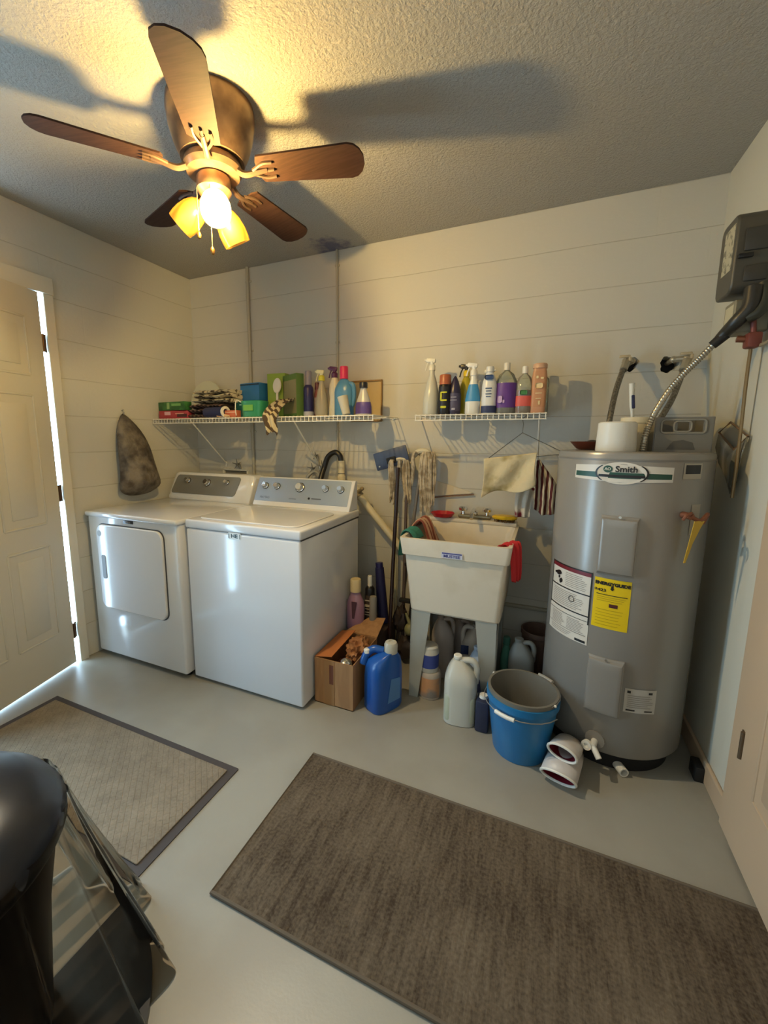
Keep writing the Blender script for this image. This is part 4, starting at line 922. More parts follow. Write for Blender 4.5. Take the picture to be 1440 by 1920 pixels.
def jug(name, label, loc, w, d, h, m_, rotz=0, capc='e0ddd0', capr=.02, liquid=None, vent=False, capm=None, lab=None, side=1):
    """squarish jug: shoulders slope to an off-centre neck, hollow handle on the other side"""
    t = thing(name, label, 'jug', loc, rotz)
    nx = -side*w*.12
    prof = [(0, .94, 0), (0, 1, .01), (0, 1, .60), (0, .97, .68), (.25, .78, .78), (.6, .52, .87), (.9, .30, .93)]
    b = MB(); g = []
    for off, k, z in prof:
        ring = []
        for i in range(28):
            a = 2*math.pi*i/28; ct, st = math.cos(a), math.sin(a); nn = 3.2
            ct = math.copysign(abs(ct)**(2/nn), ct); st = math.copysign(abs(st)**(2/nn), st)
            ring.append((nx*off+w/2*k*ct, d/2*(k if k > .9 else k*1.05)*st, z*h))
        g.append([b.bm.verts.new(p) for p in ring])
    for a_, c_ in zip(g, g[1:]):
        for i in range(28): b.bm.faces.new((a_[i], a_[(i+1) % 28], c_[(i+1) % 28], c_[i]))
    b.bm.faces.new(g[0]); b.bm.faces.new(list(reversed(g[-1])))
    b.lathe([(capr*.9, .90*h), (capr*.9, .97*h)], (nx, 0, 0), 18)
    bd_ = b.obj('jug_body', m_, t, local=True)
    if liquid:
        lh, lc = liquid; b = MB(); b.box((0, 0, lh*h/2+.004), (w*.93, d*.93, lh*h), bev=w*.16, seg=4); b.obj('liquid', mat('liquid_'+lc, lc, .35), t, local=True)
    b = MB(); hx = side*w*.44
    b.tube([(nx+side*capr*.6, 0, h*.92), (hx*.7, 0, h*.935), (hx*1.02, 0, h*.85), (hx*1.04, 0, h*.72), (hx*.98, 0, h*.60)], w*.10, 10, smooth=5); b.obj('handle', m_, t, local=True)
    b = MB(); b.lathe([(capr, .955*h), (capr, h-.003), (capr*.85, h), (0, h)], (nx, 0, 0), 22); b.obj('cap', capm or solid(capc, .4), t, local=True)
    if vent:
        b = MB(); b.lathe([(.017, 0), (.017, .018), (.012, .023), (0, .023)], (vent[0], vent[1], vent[2]), 18); b.obj('vent_cap', M_white, t, local=True)
    if lab:
        b = MB(); b.box((lab[0], lab[1], lab[2]), (lab[3], lab[4], lab[5]), bev=.001); b.obj('paper_label', mat('label_'+lab[6], lab[6], .5), t, local=True)
    return t
M_jblue = mat('jug_blue', '17509c', .28)
t = thing('blue_jug', 'large blue jug with silvery cap, between cardboard box and sink leg', 'jug', (1.783, -.67, 0), R(-28))
b = MB(); g = []
for k, z, ox in ((.95, 0, 0), (1, .012, 0), (1, .17, 0), (.96, .215, 0), (.85, .25, .004), (.55, .275, .02), (.32, .29, .035)):
    ring = []
    for i in range(30):
        a = 2*math.pi*i/30; ct, st = math.cos(a), math.sin(a); ct = math.copysign(abs(ct)**.6, ct); st = math.copysign(abs(st)**.6, st)
        ring.append((ox+.066*k*ct, .092*k*st+(.02*(1-k)), z))
    g.append([b.bm.verts.new(p) for p in ring])
for a_, c_ in zip(g, g[1:]):
    for i in range(30): b.bm.faces.new((a_[i], a_[(i+1) % 30], c_[(i+1) % 30], c_[i]))
b.bm.faces.new(g[0]); b.bm.faces.new(list(reversed(g[-1]))); b.obj('jug_body', M_jblue, t, local=True)
b = MB(); b.lathe([(.032, .285), (.032, .325), (.027, .336), (.012, .338), (.012, .334), (0, .334)], (.03, .02, 0), 24); b.obj('cap', mat('cap_pearl', 'b9b4a4', .3), t, local=True)
b = MB(); b.tube([(.0, .0, .285), (-.035, -.035, .29), (-.055, -.065, .262), (-.058, -.08, .22)], .019, 12, smooth=5); b.obj('handle', M_jblue, t, local=True)
b = MB(); b.lathe([(.018, 0), (.018, .016), (.013, .021), (0, .021)], (-.050, -.060, .274), 18, rot=Matrix.Rotation(R(-12), 4, 'Y')); b.obj('vent_cap', M_white, t, local=True)
b = MB(); b.prism([(.0665, -.03, .05), (.0665, .05, .05), (.0665, .05, .16), (.0665, -.01, .17)], (.0012, 0, 0)); b.obj('paper_label', mat('label_blue', '4b7ab0', .4), t, local=True)

# under and around the sink
jug('milk_jug', 'translucent white gallon jug half full of water, in front of the sink', (2.148, -.612, 0), .150, .145, .315, MILKY, R(8), liquid=(.48, 'b4b8a2'), capr=.019, side=1, lab=(.073, .02, .09, .003, .06, .085, '4c5a34'))
t = thing('paint_tub', 'round tub with orange-printed label by the left front sink leg', 'tub', (1.975, -.495, 0))
b = MB(); b.lathe([(.052, 0), (.054, .004), (.054, .125), (.050, .135), (.047, .14)], (1.975, -.495, 0), 30); b.obj('tub_body', mat('tub_pale', 'b9ada0', .4), t)
b = MB(); rows = [[(1.975+.0548*math.cos(a), -.495+.0548*math.sin(a), z) for a in [R(-150+10*i) for i in range(14)]] for z in (.012, .115)]
b.sheet(rows); lb = b.obj('paper_label', mat('label_orange', 'c8966e', .5, c2='8a8480', nscale=6, lo=.5, hi=.6), t)
t = thing('wipes_canister', 'white canister with blue band standing on the round tub', 'canister', (1.966, -.50, .141))
b = MB(); b.lathe([(.046, .1405), (.048, .145), (.048, .245), (.044, .255), (.044, .268), (.036, .276), (0, .278)], (1.966, -.495, 0), 30); b.obj('canister_body', mat('canister_white', 'c9c6bc', .4), t)
b = MB(); b.lathe([(.0486, .165), (.0486, .235)], (1.966, -.495, 0), 30, cap=False); b.obj('blue_band', mat('band_blue', '3a4a94', .5), t)
M_jw = mat('jug_white', 'b9b3aa', .4)
jug('cleaner_jug', 'tall pinkish-white jug at the back under the left of the sink', (1.985, -.27, 0), .12, .12, .345, mat('jug_pinkish', 'aa9f97', .45), R(20), capc='9a8c84', capr=.018)
jug('cleaner_jug', 'second pinkish-white jug behind the round tub, right of the tall one', (2.06, -.135, 0), .11, .11, .29, mat('jug_pinkish', 'aa9f97', .45), R(-10), capc='8e8078', capr=.018)
jug('bleach_jug', 'grey-white jug with dark blue label in the middle under the sink', (2.150, -.27, 0), .12, .12, .325, M_jw, R(10), capc='9b9890', capr=.022, side=-1, lab=(-.045, -.062, .20, .04, .003, .05, '24345c'))
jug('detergent_jug', 'pale blue-white jug with navy label behind the milk jug', (2.205, -.42, 0), .11, .11, .275, mat('jug_paleblue', 'a3adbb', .4), R(-15), capc='b4bcc8', capr=.019, lab=(.02, -.057, .10, .07, .003, .07, '27305a'))
jug('drain_cleaner', 'white jug right of the right sink leg, behind the blue bucket', (2.395, -.27, 0), .125, .12, .29, mat('jug_white_right', 'a8a79f', .4), R(5), capc='9d9c94', capr=.022)
bottle('teal_bottle', 'slim teal bottle beside the white jug right of the sink leg', (2.318, -.24, 0), .028, .24, '4f8a78', .8, neck=.5, shape='round', cap='3c6e60')
t = thing('clay_pot', 'brown round pot on the floor against the back wall', 'pot', (2.47, -.12, 0))
b = MB(); b.lathe([(.05, 0), (.075, .12), (.085, .26), (.09, .265), (.09, .29), (.083, .29), (.078, .2), (0, .02)], (2.47, -.12, 0), 30); b.obj('pot_body', mat('pot_brown', '6a5246', .7), t)
t = thing('dark_jug', 'dark navy container between blue bucket and milk jug', 'container', (2.256, -.64, 0))
b = MB(); b.box((2.256, -.640, .075), (.058, .085, .15), bev=.010); b.obj('container_body', mat('container_navy', '252c44', .4), t)
b = MB(); b.lathe([(.02, .15), (.018, .163), (0, .163)], (2.256, -.640, 0), 18); b.obj('cap', M_white, t)
b = MB(); b.box((2.40, -.012, .36), (.5, .022, .02), bev=.004); b.obj
o = b.obj('wall_ledge', mat('ledge_paint', 'aaa594', .6)); tag(o, 'low painted ledge pipe along the back wall behind the bucket', 'ledge')

# bucket and grey liner
t = thing('blue_bucket', 'blue plastic bucket with white handle grip in front of the water heater', 'bucket', (2.418, -.705, 0))
def pail(cx, cy, r0, r1, z0, z1, th, b):
    b.lathe([(r0*.97, z0), (r0, z0+.006), (r1, z1-.03), (r1+.006, z1-.028), (r1+.007, z1), (r1-th, z1), (r0-th, z0+.01), (0, z0+.01)], (cx, cy, 0), 44)
b = MB(); pail(2.418, -.705, .108, .137, 0, .262, .003, b); b.obj('bucket_body', mat('bucket_blue', '1d6fa4', .35), t)
b = MB(); pts = []
for i in range(13):
    a = R(150+ (330-150)*i/12); pts.append((2.418+.152*math.cos(a), -.705+.152*math.sin(a), .222-.0*i))
b.tube(pts, .0022, 6); b.obj('bail_wire', M_steel, t)
b = MB(); a0, a1 = R(-128), R(-98); b.tube([(2.418+.154*math.cos(a0+(a1-a0)*k/3), -.705+.154*math.sin(a0+(a1-a0)*k/3), .222) for k in range(4)], .0085, 10); b.obj('grip', M_white, t)
t = thing('grey_bucket', 'grey bucket nested inside the blue bucket, handle on its rim', 'bucket', (2.418, -.705, .03))
b = MB(); pail(2.418, -.705, .098, .1325, .02, .280, .003, b); b.obj('bucket_body', mat('bucket_grey', '6e6a60', .5), t)
b = MB(); b.tube([(2.418+.142*math.cos(a), -.705+.142*math.sin(a), .276) for a in [R(-40+14*i) for i in range(15)]], .0022, 6); b.obj('bail_wire', M_steel, t)
b = MB(); b.tube([(2.418+.144*math.cos(a), -.705+.144*math.sin(a), .279) for a in [R(38+7*i) for i in range(5)]], .0075, 8); b.obj('grip', mat('grip_grey', '9a958a', .5), t)
b = MB()
for a in (R(-32), R(150)): b.ball((2.418+.143*math.cos(a), -.705+.143*math.sin(a), .274), .006)
b.obj('bail_ear', M_white, t)

# white and red scoops
def scoop(label, c, r, L_, rot, seed):
    t = thing('cut_bottle_scoop', label, 'scoop', c, rot=rot)
    b = MB(); n = 32; g = []
    for (k, u) in ((1, 0), (1.0, .35), (.98, .7), (.92, 1)):
        g.append([b.bm.verts.new((r*k*math.cos(2*math.pi*i/n), L_*u+(0 if u else -.02*math.sin(2*math.pi*i/n)), r*.62*k*math.sin(2*math.pi*i/n))) for i in range(n)])
    for a_, c_ in zip(g, g[1:]):
        for i in range(n): b.bm.faces.new((a_[i], a_[(i+1) % n], c_[(i+1) % n], c_[i]))
    sh = b.obj('outer_shell', mat('shoe_white', 'bdb6b0', .4), t, local=True, solid=.004)
    b = MB(); b.tube([(r*math.cos(2*math.pi*i/n), -.02*math.sin(2*math.pi*i/n), r*.62*math.sin(2*math.pi*i/n)) for i in range(n)], .005, 6, closed=True); b.obj('rolled_rim', M_white, t, local=True)
    b = MB(); g = []
    for (k, u) in ((.9, .03), (.88, .5), (.8, .9), (.1, .97)):
        g.append([b.bm.verts.new((r*k*math.cos(2*math.pi*i/n), L_*u-(.018*math.sin(2*math.pi*i/n) if u < .1 else 0), r*.62*k*math.sin(2*math.pi*i/n))) for i in range(n)])
    for a_, c_ in zip(g, g[1:]):
        for i in range(n): b.bm.faces.new((a_[i], a_[(i+1) % n], c_[(i+1) % n], c_[i]))
    b.obj('red_lining', mat('lining_red', '7c1626', .6), t, local=True)
scoop('lower white shell with dark red lining lying on the floor by the bucket', (2.563, -.868, .043), .062, .16, (R(4), 0, R(-14)), 1)
scoop('upper white shell with red lining resting on the other, beside the bucket', (2.572, -.835, .124), .052, .12, (R(-14), R(4), R(-18)), 2)

# ------------------------------------------------------------------ water heater
HX, HY, HR, HT = 2.762, -.44, .268, 1.26
wh = thing('water_heater', 'grey cylindrical electric water heater with yellow energy label', 'water heater', (HX, HY, 0))
M_tank = mat('tank_grey', '8f8b84', .27, .15, bump=.05, bscale=30)
b = MB(); b.lathe([(HR-.006, .075), (HR, .085), (HR, HT-.012), (HR-.004, HT-.003), (HR-.012, HT), (0, HT)], (HX, HY, 0), 96); b.obj('tank', M_tank, wh)
b = MB(); b.lathe([(HR-.036, 0), (HR-.034, .08)], (HX, HY, 0), 64); b.obj('base_ring', mat('base_black', '0e0d0d', .8), wh)
b = MB(); b.lathe([(HR+.002, HT-.03), (HR+.002, HT-.024)], (HX, HY, 0), 96, cap=False); b.obj('top_seam', mat('tank_seam', '7a766f', .4), wh)
def cylp(deg, z, off=0.0): a = R(deg); return Vector((HX+(HR+off)*math.cos(a), HY+(HR+off)*math.sin(a), z))
def cpatch(name, a0, a1, z0, z1, off, m_, parent, n=24, thick=0, f0=None):
    rows = []
    for j in range(2 if f0 is None else 9):
        v = j/(1 if f0 is None else 8)
        rows.append([cylp(a0+(a1-a0)*i/n, z0+(z1-z0)*v, off) for i in range(n+1)])
    b = MB(); b.sheet(rows); return b.obj(name, m_, parent, solid=thick)
def ctext(s, size, deg, z, off, b, bold=0, align='CENTER', sx=1): text_faces(s, size, lambda x, y: cylp(deg+math.degrees(x*sx/HR), z+y, off), b.bm, align, bold)
M_lw = mat('label_white', 'd2ccc0', .35); M_lk = mat('label_black', '191818', .4); M_lg = mat('label_green', '1f4a3c', .4)
# logo badge
bdg = None
def trap(a0, a1, z0, z1, zm, off, m_, name, parent, mid=-105.5):
    """strip that widens towards the middle angle"""
    rows = [[], []]
    for i in range(33):
        a = a0+(a1-a0)*i/32; w = 1-abs(a-mid)/abs(a1-mid); rows[0].append(cylp(a, z0-(zm)*w, off)); rows[1].append(cylp(a, z1+zm*w, off))
    b = MB(); b.sheet(rows); return b.obj(name, m_, parent)
bdg = trap(-140.5, -70.5, 1.158, 1.210, .006, .0015, M_lw, 'logo_badge', wh)
trap(-139.5, -71.5, 1.168, 1.186, .002, .0022, M_lg, 'badge_stripe', bdg)
b = MB(); vs = [b.bm.verts.new(cylp(-104.6+16.5*math.cos(2*math.pi*i/48), 1.185+.040*math.sin(2*math.pi*i/48), .0030)) for i in range(48)]; b.bm.faces.new(vs); b.obj('badge_oval', M_lw, bdg)
for s_ in (-1, 1):
    b = MB(); rows = [[], []]
    for i in range(13):
        a = R(-42+84*i/12); rows[0].append(cylp(-104.6+s_*16.6*math.cos(a), 1.185+.040*math.sin(a), .0034)); rows[1].append(cylp(-104.6+s_*18.0*math.cos(a), 1.185+.042*math.sin(a), .0034))
    b.sheet(rows); b.obj('badge_arc', M_lk, bdg)
cpatch('badge_stripe', -120, -89, 1.170, 1.179, .0036, M_lk, bdg)
b = MB(); vs = [b.bm.verts.new(cylp(-113.6+3.2*math.cos(2*math.pi*i/24), 1.199+.013*math.sin(2*math.pi*i/24), .0038)) for i in range(24)]; b.bm.faces.new(vs); b.obj('badge_roundel', M_lg, bdg)
b = MB(); ctext('AO', .014, -113.6, 1.199, .0044, b, .0004); b.obj('roundel_letters', M_lw, bdg, smooth=False)
b = MB(); ctext('Smith', .030, -101.2, 1.199, .0040, b, .0007); b.obj('badge_lettering', M_lk, bdg, smooth=False)
# small label
sl_ = cpatch('small_label', -63.5, -47.5, 1.170, 1.225, .0015, mat('label_grey', 'a89f8e', .4), wh)
cpatch('label_block', -62, -49, 1.188, 1.219, .0022, M_lk, sl_)
# access covers
def cover(z0, z1, name):
    b = MB(); am = -102; rows = []
    for (ins, off) in ((0, 0), (.0, .006), (.9, .010), (1.6, .020), (2.6, .022)):
        a0, a1 = -115+ins*1.0, -89.5-ins*1.0; dz = ins*.007
        loop = [cylp(a0+(a1-a0)*i/12, z0+dz, off) for i in range(13)] + [cylp(a1, z0+dz+(z1-z0-2*dz)*i/8, off) for i in range(1, 8)] + [cylp(a1+(a0-a1)*i/12, z1-dz, off) for i in range(13)] + [cylp(a0, z1-dz+(z0-z1+2*dz)*i/8, off) for i in range(1, 8)]
        rows.append([b.bm.verts.new(p) for p in loop])
    for r0, r1 in zip(rows, rows[1:]):
        n = len(r0)
        for i in range(n): b.bm.faces.new((r0[i], r0[(i+1) % n], r1[(i+1) % n], r1[i]))
    r_ = rows[-1]; bot = r_[:13]; top_ = list(reversed(r_[20:33]))
    L_ = [bot[0]] + list(reversed(r_[33:])) + [top_[0]]; Rr = [bot[-1]] + r_[13:20] + [top_[-1]]
    for i in range(12): b.bm.faces.new((bot[i], bot[i+1], top_[i+1], top_[i])) if False else None
    # fill: grid between left and right columns
    cols = [L_]
    for k in range(1, 12):
        col = [bot[k]]
        for j in range(1, len(L_)-1):
            zz = L_[j].co.z; a = -112.4+(-92.1+112.4)*k/12
            col.append(b.bm.verts.new(cylp(a, zz, .022)))
        col.append(top_[k]); cols.append(col)
    cols.append(Rr)
    for c0, c1 in zip(cols, cols[1:]):
        for j in range(len(c0)-1): b.bm.faces.new((c0[j], c1[j], c1[j+1], c0[j+1]))
    bmesh.ops.remove_doubles(b.bm, verts=b.bm.verts, dist=1e-6)
    c = b.obj('access_cover', M_tank, wh, ang=25)
    b = MB(); p = cylp(am, z1-.004, .018); q = Vector((math.cos(R(am)), math.sin(R(am)), 0)).to_track_quat('Z', 'Y').to_matrix().to_4x4()
    b.lathe([(.005, 0), (.005, .004)], p+Vector((0, 0, .004)), 10, rot=q); b.obj('screw', M_chrome, c)
cover(.805, 1.028, 'upper'); cover(.242, .475, 'lower')
# warning label
wl = cpatch('warning_label', -162, -117.4, .500, .797, .0015, M_lw, wh)
cpatch('label_header', -162, -117.4, .778, .797, .0022, mat('label_red', '6e1c24', .4), wl)
cpatch('label_border', -118.4, -117.4, .585, .797, .0026, M_lk, wl); cpatch('label_border', -162, -161, .61, .797, .0026, M_lk, wl)
cpatch('label_rule', -162, -117.4, .793, .798, .0026, M_lk, wl); cpatch('label_rule', -162, -117.4, .700, .705, .0026, M_lk, wl)
cpatch('label_rule', -162, -117.4, .615, .620, .0026, M_lk, wl); cpatch('label_rule', -162, -117.4, .596, .598, .0026, M_lk, wl); cpatch('label_rule', -162, -119, .535, .5365, .0026, M_lk, wl)
M_text = mat('fine_print', '8d877e', .5); random.seed(4)
def lines(a0, a1, z0, z1, n, parent, m_=None, h=.0022):
    b = MB()
    for i in range(n):
        z = z0+(z1-z0)*(i+.5)/n; e = a1-(a1-a0)*random.uniform(0, .25)
        b.sheet([[cylp(a0+(e-a0)*k/8, z-h/2, .0028) for k in range(9)], [cylp(a0+(e-a0)*k/8, z+h/2, .0028) for k in range(9)]])
    b.obj('fine_print', m_ or M_text, parent, smooth=False)
lines(-142, -121, .712, .772, 8, wl); lines(-157, -122, .626, .693, 9, wl); lines(-156, -139, .540, .590, 8, wl); lines(-137, -121, .540, .590, 8, wl); lines(-156, -130, .508, .53, 3, wl)
cpatch('label_rule', -128, -119, .505, .515, .0028, M_lk, wl)
b = MB()
for (a, z, ra, rz) in ((-151, .755, 4, .010), (-155.5, .752, 1.6, .005), (-147.5, .725, 2.2, .010), (-150, .738, 1.2, .006)):
    vs = [b.bm.verts.new(cylp(a+ra*math.cos(2*math.pi*i/12), z+rz*math.sin(2*math.pi*i/12)*(1+.3*math.sin(i)), .003)) for i in range(12)]; b.bm.faces.new(vs)
b.obj('hazard_figure', M_lk, wl, smooth=False)
b = MB(); b.tube([cylp(-134+2.6*math.cos(2*math.pi*i/20), .668+.012*math.sin(2*math.pi*i/20), .003) for i in range(20)], .0012, 5, closed=True); b.obj('round_symbol', M_lk, wl)
# energy label
yl = cpatch('energy_label', -115.6, -90.1, .592, .788, .0015, mat('energy_yellow', 'e0c010', .35), wh)
b = MB(); ctext('ENERGYGUIDE', .0165, -102.8, .768, .003, b, .0011, sx=1.04); ctext('$423', .015, -111.0, .741, .003, b, .0005, sx=1.3)
b.prism([cylp(-103.6, .762, .003), cylp(-102.0, .762, .003), cylp(-102.0, .752, .003), cylp(-101.2, .752, .003), cylp(-102.8, .744, .003), cylp(-104.4, .752, .003), cylp(-103.6, .752, .003)], (0, -.0004, 0))
b.obj('energy_lettering', M_lk, yl, smooth=False)
cpatch('label_rule', -113.5, -92, .724, .7265, .0028, M_lk, yl); cpatch('label_rule', -104, -98, .678, .692, .0028, mat('ink_maroon', '4a1a16', .5), yl)
lines(-113, -92, .60, .672, 6, yl, mat('ink_olive', 'b09410', .5), .0016); lines(-113, -92, .697, .72, 3, yl, mat('ink_olive', 'b09410', .5), .0016)
# rating plate
rp = cpatch('rating_plate', -87.2, -63.8, .276, .373, .0015, mat('plate_pale', 'b9b4aa', .35), wh)
lines(-85, -66, .295, .350, 7, rp, M_text, .0025); cpatch('plate_mark', -85.5, -83, .355, .365, .0025, M_lk, rp); cpatch('plate_mark', -70, -67, .355, .364, .0025, M_lk, rp); cpatch('plate_mark', -85.5, -79, .283, .289, .0025, M_lk, rp); cpatch('plate_mark', -72, -66, .283, .288, .0025, M_lk, rp)
# relief valve and its tag
b = MB(); p0 = cylp(-60, 1.045, -.005); p1 = cylp(-60, 1.045, .035); b.cyl(p0, p1, .012); b.tube([cylp(-60, 1.045, .03), cylp(-62, 1.058, .045), cylp(-66, 1.05, .05), cylp(-67, 1.035, .045)], .005, 8, smooth=4)
b.tube([cylp(-60, 1.045, .03), cylp(-54, 1.03, .04), cylp(-47, 1.05, .035), cylp(-46, 1.015, .02)], .007, 8, smooth=4); rv = b.obj('relief_valve', M_copper, wh)
b = MB(); b.prism([cylp(-59.5, 1.030, .045), cylp(-52, 1.030, .045), cylp(-54.5, .97, .03), cylp(-57.5, .875, .02), cylp(-59, .875, .02)], tuple(cylp(-57, 0, .002)-cylp(-57, 0, 0))); b.obj('valve_tag', mat('tag_yellow', 'c8a228', .5), rv)
cpatch('side_sticker', -53, -44, .97, 1.08, .0014, mat('sticker_dull', 'a09888', .4), wh)
b = MB(); p = cylp(-104.7, .122, 0); b.cyl(cylp(-104.7, .125, -.004), cylp(-104.7, .125, .006), .035); b.obj('drain_boss', M_tank, wh)
b = MB(); b.cyl(cylp(-104.7, .120, 0), cylp(-104.7, .120, .05), .012); b.cyl(cylp(-104.7, .120, .04), cylp(-100, .092, .065), .011)
b.lathe([(.019, 0), (.019, .014), (.009, .014), (.009, .008)], cylp(-108, .118, .04), 16, rot=Vector((-.6, -1, .1)).to_track_quat('Z', 'Y').to_matrix().to_4x4()); b.obj('drain_valve', M_white, wh)
b = MB(); b.box((HX+.02, HY, .012), (.40, .40, .0)) if False else None
# PVC stub on the floor
t = thing('pvc_stub', 'short white open pipe end on the floor in front of the water heater', 'pipe', (2.80, -.69, .02))
b = MB(); b.lathe([(.0175, 0), (.0175, .07), (.0135, .07), (.0135, .0)], (2.775, -.645, .018), 20, rot=Vector((.42, -1, .02)).to_track_quat('Z', 'Y').to_matrix().to_4x4(), cap=False); b.obj('pipe', M_white, t)
b = MB(); b.box((3.062, -.585, .03), (.03, .07, .06), bev=.004); tag(b.obj('dark_block', M_dark), 'small dark block on the floor at the baseboard behind the heater', 'block')
# on top of the tank
t = thing('brown_dish', 'shallow reddish-brown dish at the left edge of the heater top', 'dish', (2.62, -.33, HT))
b = MB(); b.lathe([(.035, HT), (.05, HT+.004), (.078, HT+.035), (.075, HT+.036), (.045, HT+.008), (0, HT+.006)], (2.615, -.36, 0), 32, 1, .85); b.obj('dish', mat('dish_brown', '5e2a1c', .3), t)
b = MB(); b.ball((2.625, -.36, HT+.030), .022, 1.2, 1, .6); b.ball((2.60, -.365, HT+.022), .016); b.obj('dish_contents', mat('contents_dark', '2a1c18', .3), t)
t = thing('white_container', 'plain white round container at the front of the heater top', 'container', (2.69, -.52, HT))
b = MB(); b.lathe([(.068, HT), (.070, HT+.004), (.066, HT+.108), (.060, HT+.113), (0, HT+.114)], (2.692, -.525, 0), 36); b.obj('container_body', M_white, t)
t = thing('white_cup', 'white cup holding a brush, behind the plain white container', 'cup', (2.78, -.40, HT))
b = MB(); b.lathe([(.052, HT), (.060, HT+.110), (.063, HT+.112), (.063, HT+.135), (.058, HT+.135), (.05, HT+.01), (0, HT+.01)], (2.785, -.37, 0), 30); b.obj('cup_body', M_cream, t)
t = thing('toothbrush', 'white brush handle with navy grip sticking out of the white cup', 'brush', (2.76, -.37, HT+.012))
b = MB(); b.tube([(2.772, -.36, HT+.012), (2.764, -.362, HT+.14), (2.757, -.365, HT+.19), (2.750, -.368, HT+.275)], [.004, .011], 10, smooth=4); b.obj('handle', M_white, t)
b = MB(); b.box((2.760, -.376, HT+.20), (.012, .006, .055), bev=.003, rot=Matrix.Rotation(R(-6), 4, 'Y')); b.obj('grip', mat('grip_navy', '22264a', .4), t)
t = thing('grey_caddy', 'grey plastic caddy with handle cut-outs on the right of the heater top', 'caddy', (2.92, -.42, HT))
b = MB(); gx0, gx1, gy0, gy1, gh = 2.822, 3.000, -.50, -.30, .13
def rail(x0, x1, z0, z1): b.box(((x0+x1)/2, gy0, HT+(z0+z1)/2), (x1-x0, .006, z1-z0))
rail(gx0, gx1, 0, .075); rail(gx0, gx1, .118, gh); rail(gx0, gx0+.022, .075, .118); rail(gx1-.03, gx1, .075, .118); rail(gx0+.058, gx0+.068, .075, .118); rail(gx0+.105, gx0+.112, .075, .118)
b.box(((gx0+gx1)/2, gy1, HT+gh/2), (gx1-gx0, .006, gh)); b.box((gx0, (gy0+gy1)/2, HT+gh/2), (.006, gy1-gy0, gh)); b.box((gx1, (gy0+gy1)/2, HT+gh/2), (.006, gy1-gy0, gh)); b.box(((gx0+gx1)/2, (gy0+gy1)/2, HT+.004), (gx1-gx0, gy1-gy0, .008))
M_cad = mat('caddy_grey', '77736a', .4); b.obj('caddy_body', M_cad, t, smooth=False)
b = MB(); b.tube([(x, gy0-.004, HT+z) for x, z in rrect(gx0+.018, .070, gx1-.022, .120, .012, 4)], .0035, 6, closed=True); b.tube([(x, gy0-.004, HT+z) for x, z in rrect(gx0+.058, .076, gx0+.112, .114, .012, 4)], .003, 6, closed=True); b.obj('handle_rim', mat('caddy_rim', '8f8a7e', .35), t)
b = MB(); b.prism([(x, gy0-.003, HT+z) for x, z in ((gx0+.04, .008), (gx0+.13, .008), (gx0+.12, .035), (gx0+.09, .045), (gx0+.06, .040))], (0, -.001, 0)); b.obj('emboss', mat('caddy_dark', '55524b', .35), t)
# flex lines
def flexline(label, pts, r, ends):
    t = thing('flexible_hose', label, 'hose', pts[0])
    b = MB(); b.tube(pts, r, 12, smooth=8); b.obj('braided_tube', mat('braid', '8f8a80', .35, .8, c2='6c675e', nscale=120, bump=.6, bscale=400), t)
    for e, q in ends:
        b = MB(); b.cyl(e, q, r*1.5, r*1.45, 8); b.obj('hex_nut', mat('nut_pale', 'b3ab98', .35, .6), t)
flexline('braided hose from the left wall hole to the heater top', [(2.765, -.075, 1.665), (2.745, -.12, 1.62), (2.715, -.20, 1.52), (2.69, -.29, 1.38), (2.685, -.31, HT)], .012, [((2.765, -.07, 1.672), (2.748, -.115, 1.625)), ((2.685, -.31, HT+.04), (2.685, -.31, HT))])
flexline('braided hose from the right wall hole to the heater top behind the caddy', [(2.995, -.07, 1.655), (2.975, -.12, 1.60), (2.93, -.20, 1.48), (2.87, -.265, 1.36), (2.85, -.275, HT)], .012, [((3.0, -.065, 1.665), (2.978, -.115, 1.61)), ((2.85, -.275, HT+.04), (2.85, -.275, HT))])
def stopvalve(label, x, z, hx):
    t = thing('stop_valve', label, 'valve', (x, -.05, z))
    b = MB(); b.cyl((hx, .06, z), (hx, -.055, z), .011); b.cyl((hx, -.055, z), (x, -.066, z), .013); b.ball((x, -.066, z), .019); b.ball((hx, -.055, z), .015); b.obj('valve_body', mat('nut_pale', 'b3ab98', .35, .6), t)
    b = MB(); b.box((x-.012, -.088, z+.018), (.045, .010, .012), bev=.003); b.box((x+.01, -.088, z+.005), (.012, .010, .02), bev=.003); b.obj('valve_lever', mat('lever_pale', 'b8a88a', .5), t)
stopvalve('brass stop valve at the left wall hole above the heater', 2.765, 1.672, 2.788)
stopvalve('stop valve at the right wall hole above the heater', 3.0, 1.668, 2.95)

# ------------------------------------------------------------------ timer, cable and conduit on the right wall
t = thing('timer_box', 'dark grey electrical timer box on the right wall above the heater', 'timer', (3.03, -.5, 1.9))
M_tim = mat('timer_grey', '4f4b42', .45, .2)
b = MB(); b.prism([(2.972, y, z) for y, z in rrect(-.585, 1.795, -.440, 2.045, .03, 4)], (.118, 0, 0)); b.obj('enclosure', M_tim, t, bev=.006)
for zz, dd in ((1.955, (.075, .008, .07)), (1.85, (.06, .008, .05))):
    b = MB(); b.box((3.032, -.588, zz), dd, bev=.004); b.obj('side_relief', mat('timer_relief', '3c3933', .45), t)
b = MB(); b.box((3.0, -.592, 1.905), (.04, .012, .014), bev=.003); b.obj('latch', M_black, t)
b = MB(); b.box((2.9715, -.525, 1.945), (.001, .085, .145)); lb = b.obj('instruction_label', mat('label_aged', 'b3ab90', .5, c2='6f6a58', nscale=60, lo=.5, hi=.6), t)
t = thing('switch_box', 'small grey box with pale label below the timer box', 'switch box', (3.04, -.5, 1.7))
